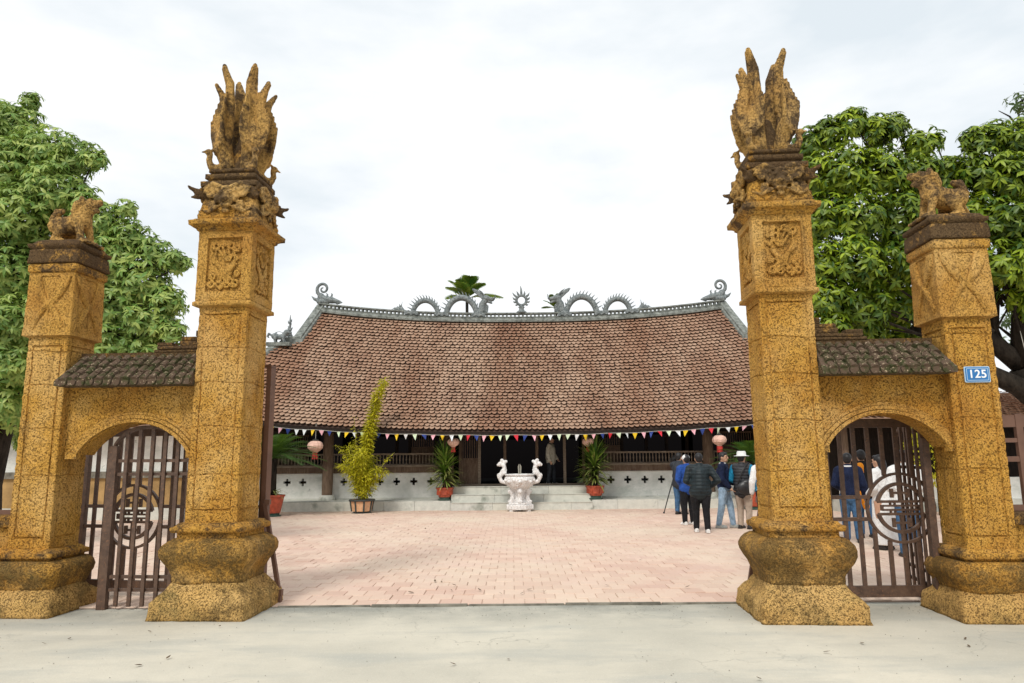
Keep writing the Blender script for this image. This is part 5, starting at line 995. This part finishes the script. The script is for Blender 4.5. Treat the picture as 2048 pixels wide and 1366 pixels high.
# ------------------------------------------------------------------ people
def V3(*a): return np.array(a, float)
def person(label, loc, yaw, H=1.66, top='navy_cloth', sleeve=None, legs='denim', shoes='shoe_white', hat=None, hair='short', armL='down', armR='down', stride=0.0, build=1.0, skirt=False, hem=None, lean=0.0, headturn=0.0, collar=None, hood=False, vest=False, band=None, bulk=1.0):
    """figure facing -y in its own frame; the body is one skin, clothes and hair are shells over it"""
    t = thing('person', label, 'person', loc, yaw); S = H; b = build
    z = dict(ank=.045, knee=.28, hip=.515, waist=.60, chest=.74, sho=.815, neck=.86, head=.925)
    L_ = lambda zz: lean*(zz-.5)*S                          # forward lean, -y
    P = lambda x, y, zz: V3(x*S, y*S - max(0, L_(zz)), zz*S)
    ank = {}; knee = {}; hip = {}
    for sd, sg_ in (('L', 1), ('R', -1)):
        st_ = stride*sg_; hip[sd] = P(.052*sg_*b, 0, .50); ank[sd] = P(.062*sg_, -.16*st_, z['ank']); knee[sd] = P(.058*sg_, -.09*st_ - .012, z['knee'])
    arms = {}
    for sd, sg_, mode in (('L', 1, armL), ('R', -1, armR)):
        sh = P(.108*sg_*b, .0, .80)
        if mode == 'down': el, wr = P(.148*sg_*b, .02, .635), P(.155*sg_*b, -.03, .50)
        elif mode == 'front': el, wr = P(.150*sg_*b, .02, .645), P(.055*sg_, -.12, .575)
        elif mode == 'raise': el, wr = P(.135*sg_*b, -.13, .72), P(.05*sg_, -.20, .87)
        elif mode == 'hip': el, wr = P(.185*sg_*b, .05, .65), P(.115*sg_, -.045, .56)
        elif mode == 'low': el, wr = P(.150*sg_*b, -.01, .635), P(.12*sg_*b, -.10, .53)
        arms[sd] = (sh, el, wr)
    neck, headc = P(0, .005, .85), P(0, -.012, z['head']); Rh = rotz(headturn)
    hd = lambda x, y, zz: headc + Rh @ V3(x, y, zz)
    m = MB(); TR = lambda k, o=0: (k*b*S+o)
    def torso(m, o=0.0, low=.50):
        m.ell(P(0,0,.52), (.098*b*S+o, .072*b*S+o, .07*S+o)); m.ell(P(0,.0,.62), (.088*b*S*bulk+o, .064*b*S*bulk+o, .10*S)); m.ell(P(0,.004,.74), (.106*b*S+o, .070*b*S+o, .10*S)); m.cap(P(-.085*b,0,.80), P(.085*b,0,.80), .046*S+o, .046*S+o)
        m.cap(P(0,.002,.55), P(0,.004,.73), .078*b*S*bulk+o, .085*b*S+o)
    torso(m); m.cap(P(0,.005,.81), neck, .040*S, .034*S); m.cap(neck, headc, .033*S, .035*S)
    m.ell(headc, (.046*S, .056*S, .066*S)); m.ell(hd(0, -.018*S, -.038*S), (.033*S, .036*S, .03*S)); m.cap(hd(0,-.052*S,.006*S), hd(0,-.063*S,-.012*S), .007*S, .0095*S); m.ell(hd(0,-.05*S,-.035*S), (.018*S,.008*S,.006*S))
    for sg_ in (-1, 1): m.ell(hd(sg_*.046*S, .006*S, -.004*S), (.008*S,.014*S,.02*S)); m.ell(hd(sg_*.02*S,-.048*S,.018*S), (.016*S,.008*S,.005*S))
    for sd in 'LR':
        m.chain([hip[sd], knee[sd], ank[sd]], [.056*S*b, .035*S, .022*S]); m.cap(ank[sd]+V3(0,.02*S,-.022*S), ank[sd]+V3(0,-.085*S,-.026*S), .02*S, .017*S)
        sh, el, wr = arms[sd]; m.chain([sh, el, wr], [.032*S, .026*S, .017*S]); d = wr - el; d /= np.linalg.norm(d); u, v, _ = basis(d); pc = wr + d*.028*S
        m.ell(pc, (.02*S,.02*S,.022*S)); sgx = 1 if sd == 'L' else -1
        for k in range(4):
            f0 = pc + d*.018*S + u*(k-1.5)*.0115*S; f1 = f0 + d*(.022,.026,.024,.018)[k]*S + v*.004*S; f2 = f1 + d*.016*S + v*.014*S; m.chain([f0, f1, f2], [.0058*S,.0054*S,.0046*S], 7)
        th = pc - u*.02*S*1.0; m.chain([th, th - u*.012*S + d*.02*S, th - u*.010*S + d*.036*S + v*.006*S], [.0072*S,.0064*S,.0052*S], 7)
    sculpt(m, 'body', 'skin', t, vox=.0105, smooth=2)
    e = MB()
    for sg_ in (-1, 1): e.ell(hd(sg_*.02*S,-.0515*S,.008*S), (.0085*S,.004*S,.0045*S)); e.ell(hd(sg_*.02*S,-.0535*S,.024*S), (.014*S,.004*S,.0028*S))
    e.build('eyes', 'hair', t, smooth=True)
    o = .012*bulk + .004                                # clothing ease
    g = MB(); torso(g, o)
    if hem: g.cap(P(-.04*b,0,hem+.04), P(.04*b,0,hem+.04), .075*b*S+o, .075*b*S+o); g.cap(P(0,0,hem+.03), P(0,0,.58), .085*b*S+o, .085*b*S+o)
    g.cap(P(0,.004,.815), P(0,.004,.845), .046*S+o, .037*S+o*.6)
    if hood: g.ell(P(0,.05,.85), (.07*S,.045*S,.045*S))
    if not vest or sleeve is None:
        if sleeve in (None, top):
            for sd in 'LR': sh, el, wr = arms[sd]; g.chain([sh, el, el + (wr-el)*.92], [.036*S+o, .030*S+o, .022*S+o])
    sculpt(g, 'jacket' if bulk > 1.05 else 'shirt', top, t, vox=.013, smooth=3)
    if sleeve and sleeve != top:
        for sd in 'LR':
            g = MB(); sh, el, wr = arms[sd]; g.chain([sh, el, el + (wr-el)*.92], [.035*S+o, .030*S+o, .021*S+o]); sculpt(g, 'sleeve', sleeve, t, vox=.013, smooth=2)
    if band: g = MB(); g.lathe([(.1,0),(.1,.01)], 4); gb = MB(); hz = (hem or .47); gb.ell(P(0,0,hz+.012), (.1*b*S+o+.004, .076*b*S+o+.004, .022*S)); sculpt(gb, 'hem_band', band, t, vox=.012, smooth=1)
    g = MB()
    if skirt:
        g.tube([P(0,0,.60), P(0,0,.50), P(0,0,.30), P(0,0,.05)], [.075*S+o, .10*S+o, .11*S+o, .125*S+o], 22, flat=.8); sculpt(g, 'long_skirt', legs, t, vox=.014, smooth=3)
    else:
        g.cap(P(-.035*b,0,.50), P(.035*b,0,.50), .066*b*S+.012, .066*b*S+.012); g.cap(P(0,0,.50), P(0,0,.585), .08*b*S+.008, .078*b*S+.008)
        for sd in 'LR': g.chain([hip[sd], knee[sd], ank[sd]+V3(0,0,.012*S)], [.060*S*b+.008, .042*S+.008, .033*S+.008])
        sculpt(g, 'trousers', legs, t, vox=.013, smooth=3)
    for sd in 'LR':
        g = MB(); a = ank[sd]; g.cap(a+V3(0,.022*S,-.018*S), a+V3(0,-.09*S,-.026*S), .026*S, .020*S); g.cap(a+V3(0,.012*S,0), a+V3(0,.0,.012*S), .026*S, .024*S); g.box(-.024*S, .024*S, -.108*S, .046*S, -.045*S, -.030*S, c=a+V3(0,0,.001)); sculpt(g, 'shoe', shoes, t, vox=.010, smooth=1)
    if hair:
        g = MB(); g.ell(hd(0,.012*S,.016*S), (.0525*S,.057*S,.060*S)); g.ell(hd(0,.034*S,-.006*S), (.046*S,.030*S,.046*S)); g.ell(hd(0,-.03*S,.050*S), (.038*S,.026*S,.018*S))
        if hair == 'long': g.chain([hd(0,.04*S,0), hd(0,.055*S,-.07*S), hd(0,.065*S,-.15*S)], [.045*S,.045*S,.032*S])
        if hair == 'bun': g.ell(hd(0,.072*S,.02*S), .026*S)
        sculpt(g, 'hair', 'hair', t, vox=.010, smooth=2)
    if hat == 'fedora':
        g = MB(); g.lathe([(.056*S,.0),(.100*S,-.004*S),(.102*S,.0),(.062*S,.008*S),(.058*S,.05*S),(.050*S,.064*S),(.03*S,.060*S),(.005*S,.056*S)], 24, c=headc+V3(0,.004*S,.030*S)); g.build('hat', 'white_cloth', t, smooth=True)
    elif hat == 'cap':
        g = MB(); g.ell(hd(0,.004*S,.022*S), (.056*S,.062*S,.054*S)); g.ell(hd(0,-.066*S,.018*S), (.044*S,.042*S,.007*S)); sculpt(g, 'cap', 'white_cloth', t, vox=.010, smooth=2)
    if collar: g = MB(); g.tube([P(.038*math.cos(a),.005+.036*math.sin(a),.845) for a in np.linspace(0, 2*PI, 16)], .012*S, 6); g.build('collar', collar, t, smooth=True)
    return t
BACK = PI                                              # facing away from the camera
person('person in dark quilted jacket and black trousers, white trainers, back turned', (3.99, 15.49, .017), BACK - .12, 1.67, top='puffer', legs='black_cloth', shoes='shoe_white', armL='front', armR='hip', build=1.18, bulk=1.28, hem=.47, hair='short', stride=.35)
person('person in bright blue jacket and white cap behind the quilted jacket', (4.13, 17.2, .017), BACK + .25, 1.64, top='blue_cloth', legs='black_cloth', shoes='shoe_white', hat='cap', armL='front', armR='front', bulk=1.15, hem=.48, build=1.05)
person('person in black jacket and jeans filming beside the tripod', (4.66, 20.3, .017), BACK - .7, 1.70, top='charcoal_cloth', legs='denim', shoes='shoe_dark', armL='raise', armR='raise', bulk=1.2, hem=.46, build=1.08)
person('man in navy sweater and pale jeans, hands together, turned sideways', (4.78, 16.45, .017), math.radians(62), 1.69, top='navy_cloth', legs='pale_denim', shoes='grey_cloth', armL='front', armR='low', collar='white_cloth', stride=.5, headturn=-.15, band='grey_cloth', bulk=1.05)
person('man in white hat, grey quilted vest and khaki trousers', (5.13, 16.2, .017), BACK - .75, 1.67, top='puffer_grey', sleeve='cyan_cloth', legs='khaki', shoes='shoe_dark', hat='fedora', armL='front', armR='down', vest=True, bulk=1.25, hem=.46, build=1.1)
person('person in white shirt half hidden by the tall pillar beside the man in the hat', (5.18, 14.9, .017), BACK - .3, 1.66, top='white_cloth', legs='black_cloth', shoes='shoe_dark', armL='down', armR='down', build=1.05)
person('person in cream jacket standing in the dark doorway', (1.27, 24.22, .70), math.radians(70), 1.62, top='cream_cloth', legs='charcoal_cloth', shoes='shoe_white', armL='low', armR='down', bulk=1.2, hem=.46, band='black_cloth', build=1.05, stride=.3)
person('person in navy jacket behind the bars next to the tall pillar', (6.25, 13.5, .017), BACK - .4, 1.64, top='navy_cloth', legs='denim', shoes='shoe_dark', collar='white_cloth', armL='front', armR='down', bulk=1.15)
person('person in black top with orange scarf seen through the gate bars', (6.90, 14.3, .017), BACK - .2, 1.70, top='black_cloth', legs='denim', shoes='shoe_dark', armL='front', armR='front', bulk=1.1, hem=.46)
person('woman in long white skirt and white blouse seen through the gate bars', (6.36, 12.55, .017), BACK + .5, 1.60, top='white_cloth', legs='white_cloth', shoes='shoe_dark', skirt=True, hair='long', armL='front', armR='front', bulk=1.05)
person('person in white top, blue jeans and dark boots behind the round gate emblem', (6.27, 11.60, .017), BACK - .15, 1.68, top='white_cloth', legs='denim', shoes='shoe_dark', armL='front', armR='front', bulk=1.12, hem=.47)
# what the visitors carry
sc_ = MB(); sc_.chain([(6.78,14.12,1.40),(6.74,14.10,1.15),(6.76,14.06,.85),(6.80,14.04,.62)], [.07,.08,.085,.06]); s0 = thing('orange_scarf', 'orange scarf hanging from the person in black behind the bars', 'scarf', (6.78,14.12,0)); q = sculpt(sc_, 'cloth', 'orange_cloth', s0, vox=.015, smooth=2); q.location = (-6.78,-14.12,0)
bg_ = thing('shoulder_bag', 'dark leather bag slung behind the man in the white hat', 'bag', (5.10, 15.98, .98)); m = MB(); m.ell((0,-.03,-.06), (.19,.09,.15)); m.ell((.05,-.03,.04), (.15,.08,.09)); sculpt(m, 'pouch', 'leather', bg_, vox=.014, smooth=2); m = MB(); m.tube([(-.16,-.02,.0), (-.05,-.03,.30), (.10,.04,.48), (.20,.15,.45)], .014, 6); m.build('strap', 'leather', bg_, smooth=True)
tp = thing('camera_tripod', 'black video tripod standing by the person filming', 'tripod', (4.62, 20.75, .017))
for k, (ax, ay) in enumerate(((-.36,-.1),(.25,.3),(.15,-.3))):
    MB().tube([(0,0,1.05),(ax*.5,ay*.5,.55),(ax,ay,.02)], [.022,.018,.014], 6).build('leg', 'plastic_black', tp); MB().lathe([(.02,0),(.028,.005),(.026,.04),(.01,.05)], 8, c=(ax,ay,0)).build('foot', 'plastic_black', tp)
MB().tube([(0,0,1.0),(0,0,1.42)], .022, 8).build('centre_column', 'plastic_black', tp); MB().bar((0,0,1.40), (.12,-.32,1.22), .022).build('pan_handle', 'plastic_black', tp)
vc = thing('video_camera', 'black video camera raised on the tripod', 'camera', (4.62, 20.75, 1.44)); m = MB(); m.box(-.06,.06,-.16,.16,0,.13); o = m.build('body', 'plastic_black', vc); bv = o.modifiers.new('soft', 'BEVEL'); bv.width = .012; bv.segments = 2
MB().tube([(0,.16,.065),(0,.30,.065),(0,.31,.065)], [.045,.05,.058], 12).build('lens', 'plastic_black', vc); MB().box(-.02,.02,-.12,.10,.17,.20).box(-.018,.018,.07,.10,.131,.169).box(-.018,.018,-.12,-.09,.131,.169).build('top_handle', 'plastic_black', vc); MB().tube([(0.02,-.16,.10),(.02,-.26,.12)], .025, 8).build('viewfinder', 'plastic_black', vc)
fl = thing('small_flag', 'small red and blue cloth flag hanging among the limbs of the glossy tree', 'flag', (8.75, 12.0, 3.0)); m = MB(); m.add(*[[(0,0,.3),(.05,.02,.02),(.15,0,-.2),(.12,-.01,.22),(.17,.01,.05)],[(0,1,3),(1,4,3),(1,2,4)]]); m.build('cloth', 'flag', fl); MB().tube([(0,0,.3),(.02,.1,.75)], .006, 4).build('cord', 'string', fl)
